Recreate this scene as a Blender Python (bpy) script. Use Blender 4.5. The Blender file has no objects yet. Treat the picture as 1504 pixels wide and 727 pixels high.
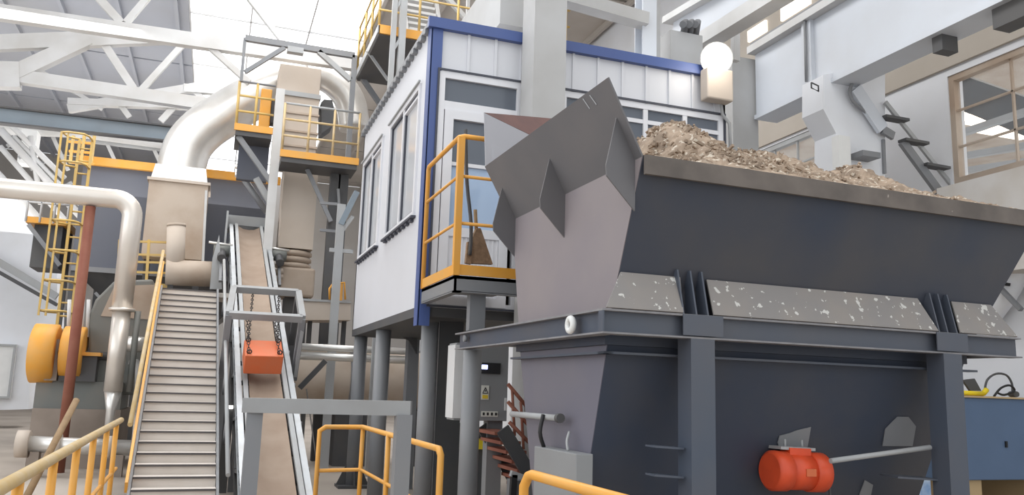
import bpy, math, random
from mathutils import Vector, Matrix
random.seed(7)
D = bpy.data; SC = bpy.context.scene; COL = SC.collection
c_, s_ = math.cos, math.sin

# ---------------------------------------------------------------- camera, world, lights
FPX, PITCH, ROLL, YAW, EYE = 1220.7, .16949, .03179, .33805, 1.5
def _rz(v, a): return Vector((c_(a)*v[0]-s_(a)*v[1], s_(a)*v[0]+c_(a)*v[1], v[2]))
_F = Vector((0, c_(PITCH), s_(PITCH))); _R = Vector((1, 0, 0)); _U = _R.cross(_F)
_R2 = _R*c_(ROLL)+_U*s_(ROLL); _U2 = -_R*s_(ROLL)+_U*c_(ROLL)
CF, CR, CU = _rz(_F, -YAW), _rz(_R2, -YAW), _rz(_U2, -YAW)
CO = Vector((0, 0, EYE))
cam = D.cameras.new('camera'); cam.sensor_width = 36; cam.lens = FPX/1504*36
cam.clip_start = .05; cam.clip_end = 300
co = D.objects.new('camera', cam); COL.objects.link(co)
m = Matrix.Identity(4)
for i in range(3):
    m[i][0] = CR[i]; m[i][1] = CU[i]; m[i][2] = -CF[i]; m[i][3] = CO[i]
co.matrix_world = m
SC.camera = co
SC.view_settings.view_transform = 'Standard'; SC.view_settings.look = 'None'
SC.view_settings.gamma = 1; SC.view_settings.use_curve_mapping = False
SC.view_settings.exposure = 0.0
wd = D.worlds.new('sky'); SC.world = wd; wd.use_nodes = True
wd.node_tree.nodes['Background'].inputs[0].default_value = (.93, .97, 1, 1)
wd.node_tree.nodes['Background'].inputs[1].default_value = 1.25
def area(name, loc, rot, sx, sy, power, col=(1, 1, 1)):
    l = D.lights.new(name, 'AREA'); l.shape = 'RECTANGLE'; l.size = sx; l.size_y = sy; l.energy = power; l.color = col
    o = D.objects.new(name, l); COL.objects.link(o); o.location = loc; o.rotation_euler = rot; return o
area('left_window_daylight', (-13, 8, 6), (0, math.radians(-90), 0), 8, 26, 900, (.95, .97, 1))  # added unseen area light from the left; no windows are built there
area('skylight_daylight', (1.2, 22, 11.7), (0, 0, 0), 4.5, 26, 1500, (1, .99, .97))
area('roof_daylight', (3, 4, 11.5), (0, 0, 0), 10, 10, 350, (1, .99, .97))  # added unseen area light under the roof, makes up for blocked sky
area('far_hall_lamps', (-5, 26, 5.5), (math.radians(180), 0, 0), 12, 14, 700, (1, .98, .95))  # added unseen upward fill that lifts the left background and roof
area('far_hall_lamps', (-6, 17, 9.0), (math.radians(-20), 0, 0), 8, 3, 350, (1, .98, .95))  # second added fill for the far left, no fixture modelled

area('next_bay_lamps', (17, 10, 9.0), (0, 0, 0), 10, 14, 700, (1, .95, .86))  # added area light that brightens the far wall behind the right windows
# ---------------------------------------------------------------- pixel -> world
def ray(x, y): return CF+CR*((x-752)/FPX)-CU*((y-363.5)/FPX)
def aX(x, y, X): d = ray(x, y); return CO+d*(X/d[0])
def aY(x, y, Y): d = ray(x, y); return CO+d*(Y/d[1])
def aZ(x, y, Z): d = ray(x, y); return CO+d*((Z-EYE)/d[2])
def rectY(x0, y0, x1, y1, Y):
    ym = (y0+y1)/2; xm = (x0+x1)/2
    return aY(x0, ym, Y)[0], aY(x1, ym, Y)[0], aY(xm, y1, Y)[2], aY(xm, y0, Y)[2]

# ---------------------------------------------------------------- materials
def lin(c): return tuple(((v/255)/12.92 if v/255 <= .04045 else ((v/255+.055)/1.055)**2.4) for v in c)+(1,)
def paint(name, rgb, rough=.6, metal=0, dirt=None, amt=.35, scale=3.0, detail=6, chips=None, chipt=.7, chips_scale=14, lines=None, bump=0):
    M = D.materials.new(name); M.use_nodes = True; nt = M.node_tree; N = nt.nodes; L = nt.links
    b = N['Principled BSDF']; b.inputs['Roughness'].default_value = rough; b.inputs['Metallic'].default_value = metal
    tc = N.new('ShaderNodeTexCoord')
    nz = N.new('ShaderNodeTexNoise'); nz.inputs['Scale'].default_value = scale; nz.inputs['Detail'].default_value = detail
    L.new(tc.outputs['Object'], nz.inputs['Vector'])
    rp = N.new('ShaderNodeValToRGB'); rp.color_ramp.elements[0].position = .38; rp.color_ramp.elements[1].position = .68
    L.new(nz.outputs['Fac'], rp.inputs['Fac'])
    mx = N.new('ShaderNodeMix'); mx.data_type = 'RGBA'
    base = lin(rgb); dc = lin(dirt) if dirt else tuple(v*.8 for v in base[:3])+(1,)
    mul = N.new('ShaderNodeMath'); mul.operation = 'MULTIPLY'; mul.inputs[1].default_value = amt
    L.new(rp.outputs['Color'], mul.inputs[0]); L.new(mul.outputs[0], mx.inputs['Factor'])
    mx.inputs['A'].default_value = base; mx.inputs['B'].default_value = dc
    out = mx.outputs['Result']
    if chips:
        n2 = N.new('ShaderNodeTexNoise'); n2.inputs['Scale'].default_value = chips_scale; n2.inputs['Detail'].default_value = 3
        L.new(tc.outputs['Object'], n2.inputs['Vector'])
        r2 = N.new('ShaderNodeValToRGB'); r2.color_ramp.elements[0].position = chipt; r2.color_ramp.elements[1].position = chipt+.02
        L.new(n2.outputs['Fac'], r2.inputs['Fac'])
        m2 = N.new('ShaderNodeMix'); m2.data_type = 'RGBA'
        L.new(r2.outputs['Color'], m2.inputs['Factor']); L.new(out, m2.inputs['A']); m2.inputs['B'].default_value = lin(chips)
        out = m2.outputs['Result']
    L.new(out, b.inputs['Base Color'])
    if bump:
        bp = N.new('ShaderNodeBump'); bp.inputs['Strength'].default_value = bump; bp.inputs['Distance'].default_value = .05
        L.new(nz.outputs['Fac'], bp.inputs['Height']); L.new(bp.outputs['Normal'], b.inputs['Normal'])
    return M
def emit(name, rgb, st):
    M = D.materials.new(name); M.use_nodes = True; b = M.node_tree.nodes['Principled BSDF']
    b.inputs['Emission Color'].default_value = lin(rgb); b.inputs['Emission Strength'].default_value = st
    b.inputs['Base Color'].default_value = lin(rgb); return M
def glass(name, rgb, tr=.5, rough=.08):
    M = D.materials.new(name); M.use_nodes = True; nt = M.node_tree; N = nt.nodes; L = nt.links
    b = N['Principled BSDF']; b.inputs['Base Color'].default_value = lin(rgb); b.inputs['Roughness'].default_value = rough
    t = N.new('ShaderNodeBsdfTransparent'); ms = N.new('ShaderNodeMixShader'); ms.inputs[0].default_value = 1-tr
    L.new(t.outputs[0], ms.inputs[1]); L.new(b.outputs[0], ms.inputs[2]); L.new(ms.outputs[0], N['Material Output'].inputs['Surface'])
    return M
DUST = (150, 138, 124)
M = dict(
 floor=paint('dusty_concrete_floor', (176, 166, 156), .85, dirt=(140, 130, 120), amt=.6, scale=.6),
 wall=paint('white_plaster', (228, 230, 235), .8, dirt=(208, 208, 208), amt=.5, scale=.7),
 wallback=paint('grey_plaster', (176, 172, 168), .9, dirt=(150, 142, 132), amt=.5, scale=.3),
 roof=paint('grey_roof_slab', (182, 186, 196), .85, dirt=(170, 170, 172), amt=.6, scale=.25),
 rooftan=paint('tan_roof_slab', (196, 190, 184), .85, dirt=(160, 150, 140), amt=.6, scale=.25),
 truss=paint('white_truss_paint', (206, 206, 206), .6, dirt=(176, 172, 166), amt=.5, scale=1.2),
 whitesteel=paint('white_steel', (205, 210, 218), .5, dirt=(190, 190, 192), amt=.4, scale=1),
 concrete=paint('pale_concrete', (186, 186, 186), .85, dirt=(165, 163, 160), amt=.6, scale=1.2),
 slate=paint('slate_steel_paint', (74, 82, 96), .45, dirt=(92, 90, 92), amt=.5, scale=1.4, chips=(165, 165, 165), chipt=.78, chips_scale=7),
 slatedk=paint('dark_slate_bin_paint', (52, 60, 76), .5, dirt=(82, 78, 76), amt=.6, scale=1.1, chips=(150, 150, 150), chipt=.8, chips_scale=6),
 wing=paint('apron_steel', (98, 97, 100), .55, dirt=(112, 108, 108), amt=.5, scale=1.8),
 side=paint('dusty_side_steel', (134, 126, 130), .6, dirt=(150, 140, 138), amt=.6, scale=1.2),  # same steel as the bin, painted lighter where light comes from the left
 flange=paint('dusty_flange_edge', (138, 136, 138), .7, dirt=(110, 110, 114), amt=.7, scale=9),
 ltside=paint('pale_apron_steel', (164, 164, 170), .6, dirt=(150, 148, 152), amt=.4, scale=2),
 lowside=paint('lower_side_steel', (106, 104, 116), .6, dirt=(122, 116, 118), amt=.6, scale=1.2, chips=(150, 148, 150), chipt=.76, chips_scale=4),  # bin steel again, left-hand light painted in as a lighter colour
 tanwall=paint('tan_lintel_plaster', (186, 178, 168), .85, dirt=(168, 158, 146), amt=.6, scale=.6),  # tone of the upper wall in shade and warm light, as colour
 palesoil=paint('pale_dust_plaster', (206, 202, 198), .9, dirt=(190, 182, 172), amt=.8, scale=1.5),
 shelf=paint('dusty_shelf_steel', (138, 134, 132), .75, dirt=(154, 144, 134), amt=.5, scale=3, chips=(205, 203, 198), chipt=.63, chips_scale=20),
 rim=paint('dirty_rim_steel', (112, 104, 98), .8, dirt=(86, 80, 76), amt=.8, scale=4, chips=(170, 160, 150), chipt=.72, chips_scale=9),
 soil=paint('dry_soil', (170, 150, 131), .95, dirt=(128, 112, 97), amt=.9, scale=7, bump=.8, chips=(200, 188, 172), chipt=.6, chips_scale=22),
 sheet=paint('white_cabin_sheet', (212, 213, 218), .45, dirt=(200, 200, 204), amt=.4, scale=.8),
 blue=paint('blue_trim', (72, 90, 142), .45, dirt=(70, 92, 150), amt=.5, scale=3),
 upvc=paint('white_window_frame', (222, 222, 226), .4, dirt=(205, 205, 210), amt=.3),
 gasket=paint('dark_gasket', (70, 72, 82), .6),
 pane=glass('dark_window_glass', (104, 110, 120), .15, .12),
 panelt=glass('pale_window_glass', (204, 206, 210), .05, .12),
 palepane=glass('sky_reflecting_glass', (176, 198, 226), .1, .08),  # bright reflection and lit interior put into the pale blue base colour
 clear=glass('clear_glass', (220, 228, 235), .9, .05),
 yellow=paint('yellow_paint', (226, 160, 62), .5, dirt=(206, 162, 98), amt=.5, scale=4),
 paleyel=paint('dusty_yellow_paint', (206, 172, 96), .6, dirt=(182, 160, 120), amt=.6, scale=5),
 tanrail=paint('dusty_handrail', (196, 168, 118), .65, dirt=(200, 185, 160), amt=.6, scale=6),
 grey=paint('grey_steel', (124, 126, 130), .5, dirt=(140, 138, 136), amt=.4, scale=2),
 midgrey=paint('mid_grey_steel', (146, 147, 148), .55, dirt=(128, 126, 124), amt=.5, scale=3),
 ltgrey=paint('light_grey_steel', (166, 168, 170), .55, dirt=(150, 146, 140), amt=.4, scale=2),
 dkgrey=paint('dark_grey_steel', (74, 75, 78), .6, dirt=(90, 86, 82), amt=.5, scale=2),
 bluegrey=paint('blue_grey_steel', (128, 140, 150), .6, dirt=(110, 116, 122), amt=.5, scale=1),
 silo=paint('silo_blue_grey', (92, 96, 108), .65, dirt=(104, 104, 108), amt=.5, scale=.5),
 beige=paint('dusty_beige_sheet', (196, 184, 172), .75, dirt=(176, 160, 144), amt=.6, scale=.8),
 beigedk=paint('dusty_brown_sheet', (188, 174, 160), .8, dirt=(160, 138, 118), amt=.8, scale=1.1),
 tread=paint('dusty_tread_steel', (214, 206, 198), .75, dirt=(196, 186, 176), amt=.5, scale=2.5),
 nose=paint('dark_tread_edge', (84, 80, 80), .7),
 belt=paint('dusty_rubber_belt', (158, 140, 124), .85, dirt=(140, 120, 104), amt=.7, scale=2.5),
 galv=paint('galvanised_steel', (178, 182, 186), .45, .3, dirt=(150, 148, 146), amt=.5, scale=3),
 silver=paint('bright_metal_cladding', (232, 230, 226), .3, .55, dirt=(190, 184, 176), amt=.4, scale=2),
 pipe=paint('dusty_pipe_cladding', (228, 222, 214), .34, .45, dirt=(206, 194, 182), amt=.5, scale=1.5),
 orange=paint('orange_magnet_paint', (210, 104, 60), .6, dirt=(198, 116, 80), amt=.5, scale=5),
 red=paint('orange_red_motor_paint', (222, 82, 44), .4, dirt=(190, 66, 36), amt=.4, scale=8),
 rust=paint('red_oxide_paint', (132, 76, 60), .7, dirt=(150, 100, 80), amt=.6, scale=3),
 rustdk=paint('rusty_plate', (112, 84, 80), .75, dirt=(90, 72, 72), amt=.6, scale=5),
 chain=paint('dark_chain', (70, 66, 64), .5, .6),
 machine=paint('green_grey_machine', (112, 116, 114), .6, dirt=(136, 128, 118), amt=.6, scale=1.5),
 plinth=paint('dusty_plinth', (150, 138, 128), .85, dirt=(120, 108, 98), amt=.6, scale=2),
 cabinet=paint('grey_cabinet', (140, 142, 144), .45, dirt=(130, 130, 130), amt=.3),
 cabside=paint('white_cabinet_side', (214, 214, 214), .5),
 bluebox=paint('blue_container_paint', (90, 112, 142), .55, dirt=(78, 98, 124), amt=.5, scale=1.5),
 brightyel=paint('bright_yellow', (232, 206, 30), .5), black=paint('black_rubber', (34, 34, 36), .6),
 stick=paint('weathered_wood', (150, 124, 92), .85, dirt=(120, 96, 70), amt=.6, scale=12),
 straw=paint('broom_straw', (150, 124, 100), .95, dirt=(120, 98, 78), amt=.8, scale=30),
 palebox=paint('blue_white_carton', (200, 216, 232), .6, dirt=(90, 140, 200), amt=.9, scale=8),
 white=paint('white_enamel', (226, 226, 224), .5), ply=paint('plywood', (196, 170, 130), .8),
 lamp=emit('lit_flood_lamp', (255, 246, 228), 20), led=emit('blue_white_led', (190, 200, 255), 5),
 daypane=emit('daylit_skylight_glass', (250, 252, 255), 1.7),
 led2=emit('white_tube_light', (255, 252, 245), 6),  # glow for window reflections on machinery
 panel=emit('translucent_roof_panel', (255, 246, 232), 1.6), sticker=paint('warning_sticker', (222, 222, 214), .5),
 ink=paint('black_ink', (40, 40, 42), .6), warn=paint('yellow_sticker', (226, 196, 60), .5),
)

# ---------------------------------------------------------------- object helpers
def wm(o):
    mm = Matrix.Identity(4)
    while o is not None:
        mm = (Matrix.Translation(o.location) @ o.rotation_euler.to_matrix().to_4x4()) @ mm; o = o.parent
    return mm
def props(o, label=None, cat=None, group=None, kind=None):
    if label: o['label'] = label
    if cat: o['category'] = cat
    if group: o['group'] = group
    if kind: o['kind'] = kind
    return o
def thing(name, label, cat, loc, rz=0, group=None):
    o = D.objects.new(name, None); COL.objects.link(o); o.empty_display_size = .2
    o.location = loc; o.rotation_euler = (0, 0, rz); return props(o, label, cat, group)
class MB:
    def __init__(s): s.v = []; s.f = []; s.sm = []
    def add(s, vs, fs, smooth=False):
        k = len(s.v); s.v += [Vector(v) for v in vs]; s.f += [tuple(i+k for i in f) for f in fs]; s.sm += [smooth]*len(fs); return s
    def box(s, x0, x1, y0, y1, z0, z1):
        v = [(x, y, z) for z in (z0, z1) for y in (y0, y1) for x in (x0, x1)]
        return s.add(v, [(0, 2, 3, 1), (4, 5, 7, 6), (0, 1, 5, 4), (2, 6, 7, 3), (0, 4, 6, 2), (1, 3, 7, 5)])
    def bar(s, p, q, w, h=None, up=(0, 0, 1)):
        p, q = Vector(p), Vector(q); h = h or w; d = (q-p).normalized(); up = Vector(up)
        if abs(d.dot(up)) > .98: up = Vector((0, 1, 0))
        a = d.cross(up).normalized()*w/2; b = a.cross(d).normalized()*h/2
        v = [p-a-b, p+a-b, p+a+b, p-a+b, q-a-b, q+a-b, q+a+b, q-a+b]
        return s.add(v, [(0, 3, 2, 1), (4, 5, 6, 7), (0, 1, 5, 4), (1, 2, 6, 5), (2, 3, 7, 6), (3, 0, 4, 7)])
    def tube(s, pts, r, n=12, cap=True):
        pts = [Vector(p) for p in pts]; rs = r if isinstance(r, (list, tuple)) else [r]*len(pts)
        vs = []; ref = None
        for i, p in enumerate(pts):
            d = ((pts[min(i+1, len(pts)-1)]-p).normalized()+(p-pts[max(i-1, 0)]).normalized())
            d.normalize()
            if ref is None: ref = Vector((0, 0, 1)) if abs(d.z) < .9 else Vector((1, 0, 0))
            a = (ref-d*ref.dot(d)).normalized(); ref = a; b = d.cross(a)
            for k in range(n):
                t = 2*math.pi*k/n; vs.append(p+(a*c_(t)+b*s_(t))*rs[i])
        fs = [(i*n+k, i*n+(k+1) % n, (i+1)*n+(k+1) % n, (i+1)*n+k) for i in range(len(pts)-1) for k in range(n)]
        s.add(vs, fs, True)
        if cap:
            k0 = len(s.v)-len(vs)
            s.f.append(tuple(k0+k for k in reversed(range(n)))); s.sm.append(False)
            s.f.append(tuple(k0+(len(pts)-1)*n+k for k in range(n))); s.sm.append(False)
        return s
    def plate(s, poly, th, nrm=None):
        poly = [Vector(p) for p in poly]
        if nrm is None: nrm = (poly[1]-poly[0]).cross(poly[2]-poly[0]).normalized()
        nrm = Vector(nrm)*th/2; n = len(poly)
        s.add([p-nrm for p in poly]+[p+nrm for p in poly], [tuple(reversed(range(n))), tuple(range(n, 2*n))]+[(i, (i+1) % n, n+(i+1) % n, n+i) for i in range(n)])
        return s
    def extrude(s, poly, vec):
        poly = [Vector(p) for p in poly]; vec = Vector(vec); n = len(poly)
        s.add(poly+[p+vec for p in poly], [tuple(reversed(range(n))), tuple(range(n, 2*n))]+[(i, (i+1) % n, n+(i+1) % n, n+i) for i in range(n)])
        return s
    def frame(s, x0, x1, y0, y1, z0, z1, t):      # rectangular frame in the XZ plane
        s.box(x0, x1, y0, y1, z0, z0+t); s.box(x0, x1, y0, y1, z1-t, z1); s.box(x0, x0+t, y0, y1, z0+t, z1-t); s.box(x1-t, x1, y0, y1, z0+t, z1-t); return s
    def frameX(s, x0, x1, y0, y1, z0, z1, t):
        s.box(x0, x1, y0, y1, z0, z0+t); s.box(x0, x1, y0, y1, z1-t, z1); s.box(x0, x1, y0, y0+t, z0+t, z1-t); s.box(x0, x1, y1-t, y1, z0+t, z1-t); return s
    def build(s, name, mat, parent=None, label=None, cat=None, group=None, kind=None, bevel=0):
        me = D.meshes.new(name)
        if parent is None:
            lo = Vector([min(v[i] for v in s.v) for i in range(3)]); hi = Vector([max(v[i] for v in s.v) for i in range(3)])
            base = Vector(((lo.x+hi.x)/2, (lo.y+hi.y)/2, lo.z)); inv = Matrix.Translation(-base)
        else: inv = wm(parent).inverted()
        me.from_pydata([tuple(inv @ v) for v in s.v], [], s.f)
        me.polygons.foreach_set('use_smooth', s.sm); me.materials.append(mat if not isinstance(mat, str) else M[mat]); me.update()
        o = D.objects.new(name, me); COL.objects.link(o)
        if parent is None: o.location = base
        else: o.parent = parent
        if bevel:
            bv = o.modifiers.new('bevel', 'BEVEL'); bv.width = bevel; bv.segments = 2; bv.limit_method = 'ANGLE'
        return props(o, label, cat, group, kind)
def struct(name, mb, mat): return mb.build(name, mat, kind='structure')
def arc(center, a, b, r, t0, t1, n=8): return [Vector(center)+(Vector(a)*c_(t0+(t1-t0)*i/n)+Vector(b)*s_(t0+(t1-t0)*i/n))*r for i in range(n+1)]
def rail_set(root, P, Q, h, mids, posts, r=.022, mat='yellow', endpost=(True, True)):
    """rails from P to Q (base points) as children of root"""
    P, Q = Vector(P), Vector(Q)
    MB().tube([P+Vector((0, 0, h)), Q+Vector((0, 0, h))], r*1.1, 10).build('top_rail', mat, root)
    for z in mids: MB().tube([P+Vector((0, 0, z)), Q+Vector((0, 0, z))], r*.8, 8).build('mid_rail', mat, root)
    for t in posts:
        b = P.lerp(Q, t); MB().tube([b, b+Vector((0, 0, h))], r, 8).build('post', mat, root)

# ================================================================ SETTING
struct('floor', MB().box(-22, 14, -6, 44, -.2, 0), 'floor')
YB = 44.0
struct('wall_back', MB().box(-22, 14, YB, YB+.3, 0, 12), 'wallback')
struct('wall_left', MB().box(-22.3, -22, 20, YB, 0, 12), 'wall')
# right wall with two window openings
XW = 10.0
wy0, wy1 = 3.0, 9.02; wz0, wz1 = 4.67, 6.33; vy0, vy1 = 11.85, 13.4; vz0, vz1 = 5.35, 6.40
w = MB()
for y0, y1, z0, z1 in ((-2, 3, 0, 12), (3, wy1, 0, wz0), (3, wy1, wz1, 12), (wy1, vy0, 0, 12), (vy0, 16, 0, vz0), (vy0, 16, vz1, 12), (16, 44, 0, 12)):
    w.box(XW, XW+.3, y0, y1, z0, z1)
struct('wall_right', w, 'wall')
def wall_window(name, y0, y1, z0, z1, ny, nz, mat):
    f = MB().frameX(XW+.02, XW+.14, y0, y1, z0, z1, .09)
    for i in range(1, ny): y = y0+(y1-y0)*i/ny; f.box(XW+.05, XW+.09, y-.013, y+.013, z0+.09, z1-.09)
    for i in range(1, nz): z = z0+(z1-z0)*i/nz; f.box(XW+.05, XW+.09, y0+.09, y1-.09, z-.013, z+.013)
    o = f.build(name, mat, kind='structure')
    MB().box(XW+.1, XW+.105, y0, y1, z0, z1).build('window_pane', 'clear', o)
struct('trim_1', MB().box(XW-.05, XW, -2, 16, 6.45, 12), 'tanwall')  # tan band paints the light falloff on the upper wall
struct('wall_far', MB().box(24, 24.3, 0, 34, 0, 9.2), 'palesoil')
wall_window('window_1', wy0, wy1, wz0, wz1, 6, 3, 'beigedk')
wall_window('window_2', vy0, 15.9, vz0, vz1, 6, 2, 'ltgrey')
# neighbouring bay seen through the right windows: its roof and lit roof lights
struct('ceiling_2', MB().box(10.4, 30, 2, 24, 9.2, 9.4), 'beigedk')
# roof slabs: openings for the skylight strip
RZ = 12.0; SX0, SX1 = -1.5, 3.6
def slab_run(name, x0, x1, mat, ya=11):
    r = MB(); x = x0
    while x < x1-.01:
        xe = min(x+1.55, x1); y = ya
        while y < 44:
            r.box(x+.03, xe-.03, y+.06, min(y+6, 44)-.06, RZ, RZ+.15); y += 6
        r.box(x-.05, x+.05, ya, 44, RZ-.16, RZ)
        x = xe
    r.box(x0, x1, ya, 44, RZ+.16, RZ+.3)
    return struct(name, r, mat)
slab_run('ceiling_left', -22, SX0, 'roof'); slab_run('ceiling_right', SX1, 14, 'rooftan', 1)
g = MB()
for i in range(8): y = 12+i*4.2; g.box(SX0, SX1, y-.02, y+.02, RZ, RZ+.05)
for i in range(4): x = SX0+(SX1-SX0)*i/3; g.box(x-.02, x+.02, 11, 44, RZ, RZ+.05)
sk = g.build('window_3', 'truss', kind='structure')
MB().box(SX0, SX1, 11, 44, RZ+.05, RZ+.06).build('window_pane', 'daypane', sk)

# ================================================================ ROOF STEEL
def chord(mb, p, q, w, dep=.2): mb.bar(p, q, dep, w)
def truss(Y, label, chords, webs, name='roof_truss'):
    pts = [aY(*c[0], Y) for c in chords]
    t = thing(name, label, 'truss', (pts[0].x, Y, pts[0].z), group=None)
    for i, (a, b, w) in enumerate(chords):
        MB().bar(aY(*a, Y), aY(*b, Y), .20+.03*i, w).build('chord', 'truss', t)
    for i, (a, b, w) in enumerate(webs):
        MB().bar(aY(*a, Y), aY(*b, Y), .10+.012*i, w).build('web_member', 'truss', t)
    return t
truss(18.1, 'nearest white roof truss with thick sloping chord crossing the skylight', [((-60, 10), (540, 97), .3)],
      [((128, -22), (178, 34), .16), ((238, -28), (185, 34), .13), ((300, 62), (366, 122), .12), ((350, -22), (420, 68), .1)])
truss(21, 'second white roof truss, with big pointed node at the left edge',
      [((-60, 66), (240, 54), .36), ((20, 112), (330, 158), .3), ((15, 112), (130, 58), .34), ((-60, 110), (30, 112), .6)],
      [((150, 60), (196, 130), .18), ((272, 62), (208, 132), .14)])
truss(27, 'farthest white roof truss with small gusset plate against the grey slabs', [((100, 160), (290, 128), .26), ((270, 130), (420, 140), .26), ((100, 150), (330, 158), .2)],
      [((168, 142), (190, 172), .16), ((262, 150), (236, 178), .18), ((282, 130), (302, 150), .18), ((60, 105), (150, 160), .12)])
b = MB(); p, q = aY(-60, 163, 20.6), aY(300, 203, 20.6)
t = thing('roof_beam', 'long blue-grey steel roof beam crossing in front of the far wall', 'beam', p)
MB().bar(p, q, .03, .36).build('web', 'bluegrey', t)
for dz in (-.18, .18): MB().bar(p+Vector((0, 0, dz)), q+Vector((0, 0, dz)), .22, .035).build('flange', 'dkgrey', t)
# far white framework beneath the beam (back of the hall)
t = thing('pipe_rack', 'tangled white pipe rack and walkway at far left under the blue-grey beam', 'pipe rack', aY(60, 300, 24))
for a, b_, w_ in (((0, 190), (130, 330), .14), ((0, 215), (110, 340), .1), ((-20, 235), (80, 345), .1), ((0, 168), (95, 262), .1), ((20, 200), (160, 345), .08), ((45, 200), (60, 300), .1)):
    MB().tube([aY(*a, 24), aY(*b_, 24)], w_*.7, 8).build('pipe', 'truss', t)
for k in range(7):
    MB().bar(aY(10+k*17, 215+k*17, 24.1), aY(38+k*17, 200+k*17, 24.1), .08).build('rung', 'ltgrey', t)
r = rectY(28, 190, 52, 240, 25); MB().box(r[0], r[1], 25, 25.5, r[2], r[3]).build('junction_box', 'white', t)
t = thing('pipe_bridge', 'long pale pipe bridge running under the blue-grey beam at the far wall', 'pipe', aY(0, 190, 26))
MB().tube([aY(-20, 186, 26), aY(120, 192, 26), aY(270, 212, 26)], .22, 12).build('pipe', 'truss', t)
MB().tube([aY(100, 202, 26.2), aY(270, 222, 26.2)], .1, 10).build('pipe', 'ltgrey', t)
for x in (75, 150, 215): MB().bar(aY(x, 195, 26.2), aY(x+25, 250, 26.2), .1).build('hanger', 'truss', t)

# ================================================================ LEFT BACKGROUND
# pale concrete mass at the left edge
poly = [(-70, 270), (30, 285), (84, 365), (84, 480), (45, 492), (42, 601), (-70, 604)]
MB().extrude([aY(*p, 27) for p in poly], (0, 1.2, 0)).build('chute_wall', 'wall', label='pale plastered stepped chute wall at the left edge behind the ladder', cat='wall block')
t = thing('inclined_brace', 'grey sloping double steel brace over the pale wall at the left edge', 'brace', aY(0, 385, 26.6))
MB().bar(aY(-40, 362, 26.6), aY(84, 436, 26.6), .14, .2).build('upper_bar', 'ltgrey', t)
MB().bar(aY(-40, 378, 26.5), aY(84, 448, 26.5), .1, .1).build('lower_bar', 'dkgrey', t)
t = thing('wall_recess_door', 'pale narrow door panel low on the far left wall', 'door', aY(10, 590, 26.9))
r = rectY(-30, 505, 20, 585, 26.9); MB().box(r[0], r[1], 26.85, 26.98, r[2], r[3]).build('door_leaf', 'white', t)
MB().frame(r[0], r[1], 26.8, 26.86, r[2], r[3], .06).build('door_frame', 'ltgrey', t)
# silo with yellow-edged deck
YS = 20.0
t = thing('dust_silo', 'big dark blue-grey silo box with yellow top edge behind the ladder', 'silo', aY(180, 600, YS))
r = rectY(130, 255, 335, 405, YS)
x0, x1 = aY(112, 330, YS)[0], aY(400, 330, YS)[0]
ztop = aY(230, 252, YS)[2]; zb = aY(200, 400, YS)[2]
MB().box(x0, x1, YS, YS+4, zb, ztop).build('bin', 'silo', t)
MB().box(x0-.1, x1+.1, YS-.12, YS, ztop-.02, ztop+.16).build('deck_edge', 'yellow', t)
MB().box(x0, x1, YS-.03, YS, zb-.06, zb+.05).build('seam_flange', 'grey', t)
cx = (x0+x1)/2; cz = aY(180, 500, YS)[2]
MB().add([(x0, YS, zb), (x1, YS, zb), (x1, YS+4, zb), (x0, YS+4, zb), (cx-.4, YS+1.2, cz), (cx+.4, YS+1.2, cz), (cx+.4, YS+2.2, cz), (cx-.4, YS+2.2, cz)],
         [(0, 1, 5, 4), (1, 2, 6, 5), (2, 3, 7, 6), (3, 0, 4, 7), (4, 5, 6, 7)]).build('cone', 'dkgrey', t)
for x in (x0+.1, x1-.1):
    for y in (YS+.1, YS+3.9): MB().box(x-.1, x+.1, y-.1, y+.1, 0, zb).build('leg', 'dkgrey', t)
MB().bar(aY(140, 430, YS-.1), aY(205, 500, YS-.1), .06).build('brace', 'grey', t)
# small deck left of ladder
t = thing('side_deck', 'small yellow-edged deck left of the caged ladder', 'platform', aY(60, 330, 21))
a, b_ = aY(38, 322, 21), aY(98, 330, 21)
MB().box(a.x, b_.x, 21, 22.4, b_.z-.02, b_.z+.12).build('deck', 'yellow', t)
MB().box(a.x+.15, b_.x-.1, 21.2, 22.2, b_.z-1.0, b_.z-.02).build('bracket_box', 'dkgrey', t)
MB().bar(aY(42, 330, 21), aY(88, 390, 21), .09).build('strut', 'grey', t)
for xx in (b_.x-.1,): MB().box(xx-.05, xx+.05, 22.2, 22.3, 0, b_.z).build('leg', 'dkgrey', t)
for z in (.45, .9): MB().tube([Vector((a.x, 21, b_.z+z)), Vector((b_.x, 21, b_.z+z))], .025, 6).build('rail', 'truss', t)
for k in range(4): xx = a.x+(b_.x-a.x)*k/3; MB().tube([(xx, 21, b_.z), (xx, 21, b_.z+.9)], .025, 6).build('post', 'truss', t)
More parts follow.
